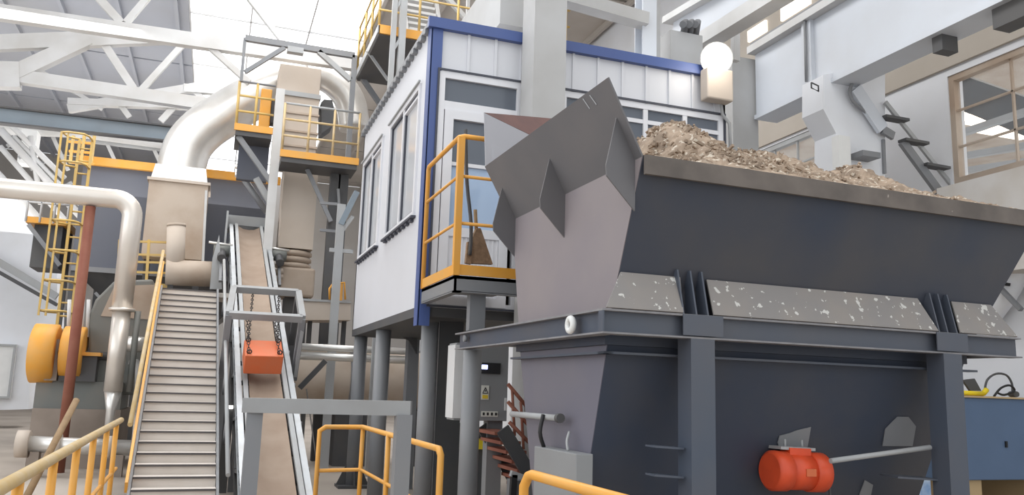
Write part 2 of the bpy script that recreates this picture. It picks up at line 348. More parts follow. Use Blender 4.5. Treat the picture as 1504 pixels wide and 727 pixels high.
# caged ladder
YL = 18.2
t = thing('caged_ladder', 'tall dusty yellow caged ladder up the silo at left', 'ladder', aY(98, 480, YL))
xL, xR = aY(113, 240, YL)[0], aY(132, 240, YL)[0]
zt = aY(120, 205, YL)[2]; z0 = aY(95, 490, YL)[2]
for x in (xL, xR): MB().bar((x, YL, 0), (x, YL, zt), .05, .05).build('stile', 'paleyel', t)
n = 15
for k in range(n): z = z0+(zt-z0)*(k+.3)/n; MB().tube([(xL, YL, z), (xR, YL, z)], .018, 6).build('rung', 'paleyel', t)
for x in (xL-.26, xL-.14): MB().bar((x, YL-.45, z0+.3), (x, YL-.45, zt), .035, .035).build('cage_strap', 'paleyel', t)
for k in range(7):
    z = z0+.4+(zt-z0-.4)*k/6; mx = (xL+xR)/2-.1
    MB().tube([(xR, YL, z), (xR-.02, YL-.3, z), (xR-.1, YL-.45, z), (xL-.14, YL-.47, z), (xL-.26, YL-.4, z), (xL-.2, YL-.1, z), (xL, YL, z)], .022, 6).build('cage_hoop', 'paleyel', t)
# guard at ladder head
for x in (103, 119, 134): p = aY(x, 240, YS-.4); MB().bar(p, p+Vector((0, 0, .62)), .06).build('guard_post', 'paleyel', t)
for y in (238, 222, 208): MB().bar(aY(101, y, YS-.4), aY(138, y+3, YS-.4), .05).build('guard_rail', 'yellow', t)

# long elbow pipe and red prop
YP = 15.0
zc = 4.43; xv = -1.48
t = thing('insulated_elbow_pipe', 'long pale clad pipe turning down at an elbow at left', 'pipe', (xv, YP, .6))
R0 = .16
pts = [Vector((-6.5, YP, zc)), Vector((xv-.28, YP, zc))]+[Vector((xv-.28+.28*s_(a), YP, zc-.28+.28*c_(a))) for a in [math.pi/2*i/8 for i in range(1, 9)]]
zred = aY(172, 455, YP)[2]
MB().tube(pts+[Vector((xv, YP, zred))], R0, 20).build('pipe', 'pipe', t)
MB().tube([(xv, YP, zred+.03), (xv, YP, zred-.02)], .2, 20).build('flange', 'pipe', t)
z2 = aY(165, 575, YP)[2]
MB().tube([(xv, YP, zred), (xv, YP, z2)], .14, 20).build('lower_pipe', 'pipe', t)
MB().tube([(xv, YP, z2), (xv, YP, z2-.3), (xv, YP, .3)], [.13, .07, .06], 14).build('spout', 'silver', t)
MB().tube([(xv+.24, YP+.05, zred), (xv+.24, YP+.05, z2)], .05, 10).build('side_tube', 'machine', t)
MB().tube([(-2.12, YP, zc-.17), (-2.12, YP, 0)], .08, 14).build('red_prop', 'rust', label='red-brown round steel prop holding up the pale elbow pipe', cat='post')
# fan machine
YM = 15.9
t = thing('fan_machine', 'dusty machine with two yellow pulley guards on a plinth at left', 'machine', aY(110, 640, YM))
r = rectY(50, 600, 178, 642, YM); MB().box(r[0], r[1], YM-.3, YM+1.5, 0, r[3]).build('plinth', 'plinth', t)
pz = r[3]
r = rectY(54, 560, 180, 602, YM); MB().box(r[0], r[1], YM-.2, YM+1.2, pz, r[3]).build('base_block', 'machine', t); bz = r[3]
def wheel(cx_, cy_, rad, th, name):
    p = aY(cx_, cy_, YM-.1); q = MB()
    q.tube([p+Vector((-th, 0, 0)), p+Vector((-th*.9, 0, 0)), p+Vector((th*.9, 0, 0)), p+Vector((th, 0, 0))], [rad*.9, rad, rad, rad*.9], 30); return q.build(name, 'yellow', t)
wheel(66, 519, .49, .19, 'pulley_guard'); wheel(108, 518, .44, .17, 'pulley_guard')
p = aY(76, 520, YM); MB().tube([p+Vector((-.3, 0, 0)), p+Vector((1.1, 0, 0))], .07, 12).build('shaft', 'dkgrey', t)
r = rectY(68, 498, 86, 560, YM-.35); MB().box(r[0], r[1], YM-.35, YM+.2, bz, r[3]).build('bearing_stand', 'plinth', t)
r = rectY(86, 522, 140, 580, YM-.3); MB().box(r[0], r[1], YM-.3, YM+.3, bz, r[3]).build('motor', 'dkgrey', t)
MB().box(r[0]-.05, r[1]+.05, YM-.35, YM+.3, r[3], r[3]+.06).build('motor_shelf', 'yellow', t)
hp = [aY(*p, YM) for p in ((134, 580), (128, 470), (140, 440), (168, 412), (225, 410), (225, 580))]
MB().extrude(hp, (0, 1.2, 0)).build('fan_housing', 'machine', t, bevel=.04)
hp = [aY(*p, YM-.02) for p in ((148, 464), (168, 420), (228, 418), (228, 470))]
MB().extrude(hp, (0, .5, 0)).build('top_hood', 'beigedk', t)
for x in (100, 120, 128): MB().tube([aY(x, 495, YM), aY(x+2, 440, YM)], .03, 8).build('oil_line', 'truss', t)
t = thing('ground_pipe', 'dusty horizontal pipe with end flange along the floor at left', 'pipe', aY(60, 660, 14.4))
a, b_ = aY(38, 652, 14.4), aY(192, 658, 14.4)
MB().tube([a, b_], .12, 16).build('pipe', 'silver', t)
MB().tube([a-Vector((.12, 0, 0)), a+Vector((.05, 0, 0))], .2, 18).build('end_flange', 'beige', t)
for f_ in (.3, .8): p = a.lerp(b_, f_); MB().tube([p-Vector((.04, 0, 0)), p+Vector((.04, 0, 0))], .17, 18).build('joint_flange', 'beige', t)
for f_ in (.1, .9): p = a.lerp(b_, f_); MB().box(p.x-.06, p.x+.06, p.y-.1, p.y+.1, 0, p.z-.1).build('foot', 'plinth', t)
# fine pipes right of the elbow
t = thing('bent_pipe', 'small pale bent pipe between the elbow pipe and the stairs', 'pipe', aY(200, 560, 15.6))
MB().tube([aY(188, 505, 15.6), aY(212, 506, 15.6)], .13, 14).build('stub', 'silver', t)
MB().tube([aY(190, 530, 15.6), aY(200, 532, 15.6), aY(204, 542, 15.6), aY(203, 590, 15.6)], .06, 10).build('bend', 'truss', t)
# low sheet box behind elbow
t = thing('small_yellow_deck', 'small yellow railed deck behind the elbow pipe', 'platform', aY(200, 415, 17.5))
a, b_ = aY(168, 412, 17.5), aY(250, 420, 17.5)
MB().box(a.x, b_.x, 17.5, 18.6, a.z-.12, a.z).build('deck', 'paleyel', t)
for y in (354, 373, 384, 399): MB().bar(aY(176, y, 17.5), aY(245, y+2, 17.5), .04).build('rail', 'paleyel', t)
for x in (172, 215): MB().bar(aY(x, 412, 17.5), aY(x+4, 352, 17.5), .05).build('post', 'paleyel', t)

# ================================================================ DUCTS, BUCKET ELEVATOR
YD = 19.0
t = thing('big_exhaust_duct', 'huge shiny silver exhaust duct arching over to the bucket elevator', 'duct', aY(265, 380, YD))
path = [(266, 262), (268, 240), (277, 214), (298, 190), (330, 168), (372, 142), (415, 118), (448, 106)]
rads = [.54, .54, .54, .54, .52, .5, .48, .46]
def smooth_path(pts, k=4):
    out = []
    for i in range(len(pts)-1):
        p0 = pts[max(i-1, 0)]; p1 = pts[i]; p2 = pts[i+1]; p3 = pts[min(i+2, len(pts)-1)]
        for j in range(k):
            u = j/k; out.append(.5*((2*p1)+(-p0+p2)*u+(2*p0-5*p1+4*p2-p3)*u*u+(-p0+3*p1-3*p2+p3)*u**3))
    return out+[pts[-1]]
pp = smooth_path([aY(*p, YD) for p in path]); MB().tube(pp, [.5]*len(pp), 28).build('riser', 'silver', t)
pp = smooth_path([aY(*p, YD) for p in ((448, 106), (478, 112), (502, 130), (516, 155), (521, 190))]); MB().tube(pp, .36, 24).build('return_bend', 'silver', t)
r = rectY(229, 252, 302, 275, YD)
xm = (r[0]+r[1])/2
MB().add([(xm-.56, YD-.56, r[2]), (xm+.56, YD-.56, r[2]), (xm+.56, YD+.56, r[2]), (xm-.56, YD+.56, r[2]), (xm-.5, YD-.5, r[3]), (xm+.5, YD-.5, r[3]), (xm+.5, YD+.5, r[3]), (xm-.5, YD+.5, r[3])],
         [(0, 1, 5, 4), (1, 2, 6, 5), (2, 3, 7, 6), (3, 0, 4, 7), (4, 5, 6, 7), (3, 2, 1, 0)]).build('transition', 'silver', t)
zlow = aY(265, 385, YD)[2]
MB().box(xm-.58, xm+.58, YD-.58, YD+.58, zlow, r[2]).build('drop_box', 'beigedk', t)
MB().box(xm-.62, xm+.62, YD-.62, YD+.62, r[2]-.03, r[2]+.03).build('flange', 'beige', t)
MB().bar(aY(303, 280, YD-.6), aY(298, 384, YD-.6), .05).build('corner_angle', 'truss', t)
for sx in (-1, 1): MB().box(xm+sx*.5-.06, xm+sx*.5+.06, YD-.06, YD+.06, 0, zlow).build('leg', 'dkgrey', t)
t = thing('screw_conveyor', 'dusty horizontal drum with a short upright inlet tube at the stair head', 'drum', aY(280, 418, 17.2))
a, b_ = aY(244, 400, 17.2), aY(322, 403, 17.2)
MB().tube([a, b_], .25, 22).build('drum', 'beigedk', t)
MB().tube([aY(257, 400, 17.2), aY(259, 332, 17.2)], .17, 18).build('inlet_tube', 'beige', t)
MB().tube([aY(259, 333, 17.2), aY(259, 329, 17.2)], .175, 18).build('cap', 'beigedk', t)
MB().plate([aY(*p, 17.0) for p in ((312, 380), (322, 345), (326, 425), (308, 425))], .1, (0, 1, 0)).build('end_plate', 'ltgrey', t)
for f_ in (.1, .9): p = a.lerp(b_, f_); MB().box(p.x-.05, p.x+.05, p.y-.05, p.y+.05, 0, p.z-.2).build('leg', 'dkgrey', t)

YE = 17.5
t = thing('bucket_elevator', 'tall dusty beige bucket elevator leg with head box beside the conveyor', 'elevator', aY(440, 430, YE))
r1 = rectY(410, 97, 471, 136, YE); r2 = rectY(405, 136, 468, 160, YE); r3 = rectY(412, 160, 466, 222, YE); r4 = rectY(414, 237, 464, 365, YE)
MB().box(r1[0], r1[1], YE, YE+.9, r1[2], r1[3]).build('head_box', 'beige', t, bevel=.01)
MB().box(r1[0]-.03, r1[1]+.03, YE-.04, YE+.94, r1[2]-.1, r1[2]).build('head_flange', 'ltgrey', t)
MB().box(r3[0], r3[1], YE, YE+.8, r3[2]-.3, r1[2]-.1).build('upper_casing', 'beige', t)
for z in (r3[2]+.1, r3[2]+.42, r3[3]-.1): MB().box(r3[0]-.02, r3[1]+.02, YE-.03, YE+.82, z-.02, z+.02).build('stiffener', 'beigedk', t)
MB().box(r4[0], r4[1], YE, YE+.8, r4[2], r3[2]-.3).build('lower_casing', 'beige', t)
xm = (r4[0]+r4[1])/2; zb = r4[2]
for k in range(3):
    z = zb-.02-k*.13
    MB().tube([(xm, YE+.35, z), (xm, YE+.35, z-.03), (xm, YE+.35, z-.09), (xm, YE+.35, z-.13)], [.3, .37, .37, .3], 18).build('bellows_ring', 'beigedk', t)
r5 = rectY(406, 392, 462, 436, YE); MB().box(r5[0], r5[1], YE-.05, YE+.85, r5[2], zb-.4).build('boot_box', 'beigedk', t, bevel=.05)
MB().box(r5[0]+.2, r5[1]-.1, YE+.1, YE+.7, 0, r5[2]).build('base_leg', 'dkgrey', t)
rr = rectY(395, 135, 408, 388, YE-.3); MB().box(rr[0], rr[1], YE-.35, YE-.2, aY(400, 390, YE-.3)[2], aY(405, 130, YE-.3)[2]).build('corner_post', 'truss', t)
MB().tube([aY(402, 400, 17.3), aY(416, 398, 17.3)], .06, 10).build('nozzle', 'beige', t)
MB().tube([aY(402, 408, 17.3), aY(416, 406, 17.3)], .05, 10).build('nozzle', 'beige', t)
hp = [aY(*p, 17.7) for p in ((472, 150), (476, 146), (488, 147), (491, 160), (489, 184), (472, 196))]
MB().extrude(hp, (0, .6, 0)).build('head_motor', 'dkgrey', t)
# platform round elevator (right half) and left half
def platform(name, label, x0p, x1p, yp, Y, dep, rails, th=.16, under='dkgrey', extra=()):
    a, b_ = aY(x0p, yp, Y), aY(x1p, yp, Y)
    z = aY((x0p+x1p)/2, yp, Y)[2]
    t = thing(name, label, 'platform', (a.x, Y, z))
    MB().box(a.x, b_.x, Y, Y+dep, z-.16, z-.04).build('deck', under, t)
    MB().box(a.x-.03, b_.x+.03, Y-.03, Y+.02, z-.06, z+.08).build('toe_board', 'yellow', t)
    return t, a.x, b_.x, z
t, xa, xb, z = platform('elevator_platform', 'yellow-edged railed platform in front of the bucket elevator', 413, 525, 232, 16.6, .8, [])
for k, f_ in enumerate((0, .33, .66, 1)):
    MB().tube([(xa+(xb-xa)*f_, 16.6, z), (xa+(xb-xa)*f_, 16.6, z+1.05)], .025, 8).build('post', 'tanrail', t)
for h_ in (.38, .72, 1.05): MB().tube([(xa, 16.6, z+h_), (xb, 16.6, z+h_)], .024, 8).build('rail', 'tanrail' if h_ < 1 else 'ltgrey', t)
for x in (xa+1.15, xb-.18): MB().box(x-.1, x+.1, 17.1, 17.3, 0, z-.16).build('leg', 'dkgrey', t)
MB().bar((xa+1.1, 17, z-1.2), (xa+.55, 17, z-.16), .08).build('knee_brace', 'grey', t)
MB().bar((xa+1.2, 17, z-.5), (xb-.2, 17, z-1.3), .05).build('diagonal', 'grey', t)
t2, xa2, xb2, z_ = platform('duct_platform', 'yellow-edged platform left of the bucket elevator under the silver duct', 346, 400, 190, 17.2, 1.2, [])
for f_ in (0, .5): MB().tube([(xa2+(xb2-xa2)*f_, 17.2, z_), (xa2+(xb2-xa2)*f_, 17.2, z_+.98)], .028, 8).build('post', 'paleyel', t2)
for h_ in (.35, .68, .98): MB().tube([(xa2, 17.2, z_+h_), (xb2, 17.2, z_+h_)], .024, 8).build('rail', 'paleyel' if h_ < .9 else 'grey', t2)
MB().bar(aY(350, 200, 17.3), aY(398, 268, 17.3), .1).build('strut', 'grey', t2)
MB().bar(aY(376, 262, 17.5), aY(398, 300, 17.5), .12).build('strut', 'ltgrey', t2)
MB().box(xa2+.1, xb2, 17.9, 18.1, z_-.9, z_-.16).build('side_sheet', 'silo', t2)
t = thing('yellow_motor_guard', 'tall yellow drive guard standing on the duct platform', 'guard', aY(388, 185, 17.5))
r = rectY(382, 130, 398, 186, 17.5); MB().box(r[0], r[1], 17.5, 17.8, z_-.03, r[3]).build('guard_case', 'yellow', t, bevel=.02)
r = rectY(398, 145, 404, 180, 17.6); MB().box(r[0], r[1]+.05, 17.6, 17.9, r[2], r[3]).build('drive', 'dkgrey', t)
t = thing('cluster_pipes', 'cluster of shiny silver pipe ends under the duct platform', 'pipes', aY(365, 260, 18.6))
for (x, y) in ((362, 246), (364, 258)): MB().tube([aY(345, y-2, 18.4), aY(x, y, 18.4)], .06, 10).build('pipe_end', 'silver', t)
for (x, y) in ((365, 256), (380, 255)): p = aY(x, y, 18.1); MB().tube([p, p+Vector((0, .3, 0))], .06, 12).build('pipe_end', 'silver', t)
p = aY(400, 250, 17.2); MB().tube([aY(358, 262, 18.3), aY(392, 312, 18.3)], .07, 8).build('drop_pipe', 'grey', t)
# overhead jib frame
YJ = 17.0
t = thing('lifting_frame', 'grey steel lifting frame with hoist trolley over the elevator head', 'frame', aY(520, 230, YJ))
a, b_ = aY(360, 56, YJ), aY(521, 82, YJ)
MB().bar(a, b_, .1, .12).build('top_beam', 'grey', t)
MB().bar(b_, Vector((b_.x, YJ, z-.04)), .1).build('right_post', 'grey', t)
MB().bar(a, Vector((a.x, YJ, aY(357, 120, YJ).z)), .06).build('left_post', 'grey', t)
MB().bar(aY(360, 106, YJ), aY(418, 70, YJ), .08).build('brace', 'grey', t)
MB().bar(aY(468, 76, YJ), aY(515, 118, YJ), .1).build('brace', 'ltgrey', t)
p = aY(434, 72, YJ); MB().box(p.x-.16, p.x+.16, YJ-.08, YJ+.08, p.z-.1, p.z+.02).build('trolley', 'ltgrey', t)

# ================================================================ INCLINED CONVEYOR AND WALKWAY
AZ, SL = math.radians(2.2), math.radians(28)
DD = 9.0
P0 = CO+ray(250, 727)*DD
EE = Vector((-s_(AZ)*c_(SL), c_(AZ)*c_(SL), s_(SL))); LL = Vector((c_(AZ), s_(AZ), 0)); NN = LL.cross(EE)
EH = Vector((-s_(AZ), c_(AZ), 0))
def inc(l, e, n=0): return P0+LL*l+EE*e+NN*n
K = DD/10.4
bl, br = -.455*K, .53*K
lo_e = -P0.z/s_(SL)+.0
top_e = 6.72*K
t = thing('walkway_stairs', 'long dusty steel stairs beside the conveyor with a yellow left handrail', 'stairs', P0)
nst = 27; rise = (top_e*s_(SL)+P0.z)/nst; run = rise/math.tan(SL)
zbot = 0
start = inc(0, lo_e)
for k in range(nst):
    o_ = start+EH*(run*k)+Vector((0, 0, rise*(k+1)))
    a = o_+LL*bl; b_ = o_+LL*br
    mb = MB()
    mb.add([a, b_, b_+EH*(run+.02), a+EH*(run+.02), a-Vector((0, 0, rise)), b_-Vector((0, 0, rise)), b_-Vector((0, 0, rise))+EH*.02, a-Vector((0, 0, rise))+EH*.02],
           [(0, 1, 2, 3), (0, 4, 5, 1), (4, 7, 6, 5), (7, 3, 2, 6), (0, 3, 7, 4), (1, 5, 6, 2)])
    tr = mb.build('tread', 'tread', t)
    MB().bar(a-EH*.012-Vector((0, 0, .012)), b_-EH*.012-Vector((0, 0, .012)), .025, .022).build('nosing', 'nose', tr)
for l_ in (bl-.02, br+.02):
    MB().bar(inc(l_, lo_e, -.03), inc(l_, top_e, -.03), .03, .2, NN).build('stringer', 'grey', t)
hh = .28*1
for l_, mat, h_ in ((bl-.05, 'yellow', .34),):
    MB().bar(inc(l_, .0, .1), inc(l_, top_e+.9, .1), .03, .13, NN).build('side_board', 'yellow', t)
    MB().tube([inc(l_-.06, 1.0, .12)+Vector((0, 0, .12)), inc(l_-.02, top_e+.9, .12)+Vector((0, 0, .22))], .028, 8).build('handrail', 'tanrail', t)
MB().tube([inc(br+.1, lo_e+.4, .35), inc(br+.1, top_e+.7, .35)], .025, 8).build('handrail', 'ltgrey', t)
for f_ in (1.2, 2.6, 4.2, 5.6): MB().tube([inc(br+.1, f_*K, 0), inc(br+.1, f_*K, .35)], .02, 8).build('rail_post', 'grey', t)
MB().box(P0.x-.45, P0.x+.5, start.y+run*nst, start.y+run*nst+.9, start.z+rise*nst-.08, start.z+rise*nst).build('landing', 'tread', t)
for e_ in (2.0, 4.5, 6.3):
    p = inc(bl, e_*K, -.1); MB().box(p.x, p.x+.1, p.y, p.y+.1, 0, p.z).build('leg', 'dkgrey', t)
    p = inc(br-.1, e_*K, -.1); MB().box(p.x, p.x+.1, p.y, p.y+.1, 0, p.z).build('leg', 'dkgrey', t)
# conveyor
t = thing('belt_conveyor', 'long inclined dusty belt conveyor with grey side frames', 'conveyor', inc(1.27*K, lo_e))
cl, cr = .90*K, 1.66*K
eh = 11.0*K
bl_, br_ = cl+.11, cr-.11
rows = 40; vs = []; fs = []
for i in range(rows+1):
    e_ = lo_e+.15+(eh-lo_e-.15)*i/rows
    for j, (f_, n_) in enumerate(((0, .05), (.25, .01), (.5, 0), (.75, .01), (1, .05))): vs.append(inc(bl_+(br_-bl_)*f_, e_, n_))
for i in range(rows):
    for j in range(4): k = i*5+j; fs.append((k, k+1, k+6, k+5))
b_ = MB(); b_.add(vs, fs, True); b_.build('belt', 'belt', t)
MB().bar(inc((bl_+br_)/2, lo_e+.3, -.2), inc((bl_+br_)/2, eh, -.2), br_-bl_, .012, NN).build('return_belt', 'belt', t)
for l_, sg in ((cl, 1), (cr, -1)):
    mb = MB(); mb.bar(inc(l_, lo_e+.1, -.03), inc(l_, eh, -.03), .02, .2, NN)
    mb.bar(inc(l_-sg*.03, lo_e+.1, .07), inc(l_-sg*.03, eh, .07), .07, .012, NN); mb.bar(inc(l_-sg*.03, lo_e+.1, -.13), inc(l_-sg*.03, eh, -.13), .07, .012, NN)
    mb.build('side_frame', 'galv', t)
    MB().bar(inc(l_+sg*.055, lo_e+.1, .07), inc(l_+sg*.075, eh, .07), .06, .05, NN).build('skirt', 'ltgrey', t)
for i in range(16):
    e_ = .3+i*.6
    MB().tube([inc(cl-.05, e_, -.06), inc(cr+.05, e_, -.06)], .035, 10).build('idler_roller', 'dkgrey', t)
MB().tube([inc(cl, eh+.02, -.08), inc(cr, eh+.02, -.08)], .13, 20).build('head_pulley', 'dkgrey', t)
for e_ in (3.0, 5.5, 8.0, 9.6):
    for l_ in (cl, cr):
        p = inc(l_, e_*K, -.14); MB().box(p.x-.04, p.x+.04, p.y-.04, p.y+.04, 0, p.z).build('leg', 'grey', t)
hd = inc(1.27*K, eh+.05, 0)
hb = MB(); hb.box(hd.x-.45, hd.x+.47, hd.y-.02, hd.y+.55, hd.z-.05, hd.z+.25)
ht = hb.build('head_hood', 'ltgrey', t)
for sx in (-1, 1):
    MB().box(hd.x+sx*.44-.02, hd.x+sx*.44+.02, hd.y-.6, hd.y+.4, hd.z-.85, hd.z+.22).build('hood_cheek', 'ltgrey', t)
for k in range(7):
    e_ = .6+k*1.25
    MB().bar(inc(cl-.03, e_, -.12), inc(cl-.03, e_+.6, -.5), .04).build('truss_diagonal', 'grey', t); MB().bar(inc(cl-.03, e_+.6, -.5), inc(cl-.03, e_+1.25, -.12), .04).build('truss_diagonal', 'grey', t)
MB().bar(inc(cl-.03, lo_e+.8, -.5), inc(cl-.03, eh-.6, -.5), .06).build('lower_chord', 'dkgrey', t)
MB().bar(inc(cr+.03, lo_e+.8, -.3), inc(cr+.03, eh-.6, -.3), .05, .3, NN).build('side_sheet', 'dkgrey', t)
for k in range(9): p = inc(cr+.04, .5+k*1.05, -.02); MB().tube([p, p+LL*.06], .03, 8).build('roller_bracket', 'galv', t)
MB().tube([inc(cr+.16, .2, .1), inc(cr+.2, 2.2, .14)], .01, 6).build('pull_cord', 'chain', t)
lt = thing('work_light', 'small white strip light under the left side of the conveyor', 'lamp', inc(br+.22, 2.1, -.3))  # added glow in place of bright window reflections on a machine below
p = inc(br+.2, 2.35, -.25); MB().box(p.x-.05, p.x+.05, p.y, p.y+.03, p.z-.02, p.z+.02).build('tube_light', 'led2', lt); MB().box(p.x-.06, p.x+.06, p.y+.03, p.y+.06, 0, p.z+.03).build('stand', 'dkgrey', lt)
# drive clutter at both sides of the head
for l_, dx in ((cl-.22, -1), (cr+.22, 1)):
    p = inc(l_, 9.4*K, -.05); mb = MB().tube([p+LL*-.15, p+LL*.15], .12, 14).build('drive_unit', 'machine', t)
    MB().tube([p+EE*-.45, p+EE*-.05], .08, 12).build('motor', 'dkgrey', mb)
    MB().tube([p+LL*-.25+NN*.15, p+LL*.2+NN*.12], .025, 8).build('shaft', 'silver', mb)
    MB().bar(p, p-EE*.9-NN*.3, .05).build('bracket', 'grey', mb)

# magnet frame and hanging magnet
fn = .75
t = thing('magnet_frame', 'grey rectangular frame straddling the belt above the orange magnet', 'frame', inc(1.3*K, 4.6*K))
def incp(x, y, n):          # point of the picture on the inclined plane at height n
    d = ray(x, y); q0 = P0+NN*n; return CO+d*((q0-CO).dot(NN)/d.dot(NN))
A, B, C_, Dd = incp(336, 462, fn), incp(444, 468, fn), incp(438, 430, fn), incp(343, 424, fn)
for a, b_ in ((A, B), (Dd, C_), (A, Dd), (B, C_)): MB().bar(a, b_, .09, .10, NN).build('frame_bar', 'midgrey', t)
for a, e2 in ((A, 0), (B, 0)):
    MB().bar(a, a-NN*1.0, .09).build('front_leg', 'grey', t)
for a in (C_, Dd): MB().bar(a, a-NN*.9, .08).build('rear_leg', 'dkgrey', t)
MB().bar(B+LL*.02, B-NN*.9-EE*.1, .05).build('brace', 'ltgrey', t)
t = thing('hanging_magnet', 'orange suspended magnet block hung on chains over the belt', 'magnet', inc(1.26*K, 3.3*K))
a = incp(357, 549, .2); b_ = incp(413, 550, .2); wv = b_-a; wv.z = 0; hv = NN*.28; dv = EE*.5
MB().add([a, b_, b_+dv, a+dv, a+hv, b_+hv, b_+dv+hv, a+dv+hv], [(0, 3, 2, 1), (4, 5, 6, 7), (0, 1, 5, 4), (1, 2, 6, 5), (2, 3, 7, 6), (3, 0, 4, 7)]).build('block', 'orange', t, bevel=.012)
def chain(p, q, parent, r=.012):
    L_ = (q-p).length; n_ = max(2, int(L_/.055)); d = (q-p).normalized(); sd = d.cross(Vector((0, 1, 0))).normalized(); s2 = d.cross(sd); mb = MB()
    for i in range(n_):
        c0 = p.lerp(q, (i+.5)/n_); sdx = sd if i % 2 else s2
        pts = [c0+d*(.034*c_(a_))+sdx*(.018*s_(a_)) for a_ in [2*math.pi*k/8 for k in range(9)]]
        mb.tube(pts, r*.55, 5, cap=False)
    mb.build('chain', 'chain', parent)
for f_, e_ in ((.1, .06), (.9, .06), (.1, .44), (.9, .44)):
    low = a.lerp(b_, f_)+EE*e_+NN*.28
    up = (A.lerp(B, .25 if f_ < .5 else .62) if e_ < .2 else Dd.lerp(C_, .3 if f_ < .5 else .7))-NN*.05
    chain(low, up, t)
    MB().tube(arc(low+NN*.03, LL, NN, .03, 0, 2*math.pi, 10), .009, 6, cap=False).build('lifting_eye', 'chain', t)

# ================================================================ FOREGROUND FRAMES AND RAILS
t = thing('gate_frame', 'light grey goal-shaped steel frame crossing in front of the conveyor foot', 'frame', (.25, 5.7, 0))
yg0, yg1 = 5.86, 5.5
pa, pb = CO+ray(366, 595)*5.5, CO+ray(604, 600)*5.5
MB().bar(pa+Vector((-.03, 0, 0)), pb, .1, .095).build('top_beam', 'midgrey', t)
for p in (pa+Vector((.04, 0, -.04)), pb-Vector((.05, 0, .04))): MB().bar(Vector((p.x, p.y, 0)), p, .1).build('post', 'grey', t)
t = thing('yellow_railing', 'yellow tube railing with corner standing between the grey frame and the columns', 'railing', (1.6, 9.2, 0))
c1, c2, c3 = Vector((1.125, 9.14, 0)), Vector((1.6, 9.25, 0)), Vector((1.64, 6.1, 0))
H1 = Vector((0, 0, 1.05)); H2 = Vector((0, 0, .6))
MB().tube([c1, c1+H1*.96, c1+H1+Vector((.06, 0, 0)), c2+H1, c3+H1+Vector((0, .06, 0)), c3+H1*.96, c3], .026, 10).build('top_rail', 'yellow', t)
MB().tube([c1+H2, c2+H2, c3+H2], .02, 8).build('mid_rail', 'yellow', t)
for p in (c2, c2.lerp(c3, .42)): MB().tube([p, p+H1], .024, 8).build('post', 'yellow', t)
t = thing('stair_railing', 'yellow railing with dusty top rail in the bottom left corner', 'railing', (-.8, 6, 0))
pa, pb = Vector((-.72, 2.2, 1.05)), Vector((-.87, 9.94, 1.05))
MB().tube([pa, pb], .03, 12).build('top_rail', 'tanrail', t)
for f_ in (.27, .40, .53, .66, .80, .93):
    p = pa.lerp(pb, f_); MB().tube([(p.x, p.y, 0), p], .024, 8).build('post', 'yellow', t)
MB().tube([pa-Vector((0, 0, .5)), pb-Vector((0, 0, .5))], .018, 8).build('mid_rail', 'yellow', t)
MB().tube([aY(50, 735, 7.5)-Vector((.1, 0, .1)), aY(112, 588, 8.6)], .03, 8).build('leaning_stick', 'stick', label='weathered brown wooden stick leaning near the bottom left railing', cat='stick')
t = thing('corner_railing', 'yellow tube railing at bottom centre in front of the hopper', 'railing', (1.69, 3.6, 0))
pa, pb = Vector((1.68, 4.33, 1.05)), Vector((1.72, 2.6, 1.05))
MB().tube([Vector((1.66, 4.4, 0)), Vector((1.66, 4.4, .98)), Vector((1.67, 4.36, 1.04)), pa, pb], .027, 12).build('top_rail', 'yellow', t)
MB().tube([pa-Vector((0, 0, .5)), pb-Vector((0, 0, .5))], .02, 8).build('mid_rail', 'yellow', t)
MB().tube([(pb.x, pb.y, 0), pb], .024, 8).build('post', 'yellow', t)

# ================================================================ CABIN
CX, CY, CZ, CT = 1.975, 8.5, 2.33, 5.47
CX1, CY1 = 5.75, 12.9
t = cabin = thing('site_cabin', 'raised white sheet-metal cabin with blue corner and roof trim', 'cabin', (CX, CY, CZ))
def ribbed(mb, along, a0, a1, z0, z1, pos, pitch=.2, dep=.02, wr=.03):
    # flat sheet plus narrow raised ribs ; along 'x' faces -Y, along 'y' faces -X
    if along == 'x':
        mb.box(a0, a1, pos, pos+.05, z0, z1); x = a0+pitch
        while x < a1-.03: mb.box(x-wr/2, x+wr/2, pos-dep, pos, z0, z1); x += pitch
    else:
        mb.box(pos, pos+.05, a0, a1, z0, z1)
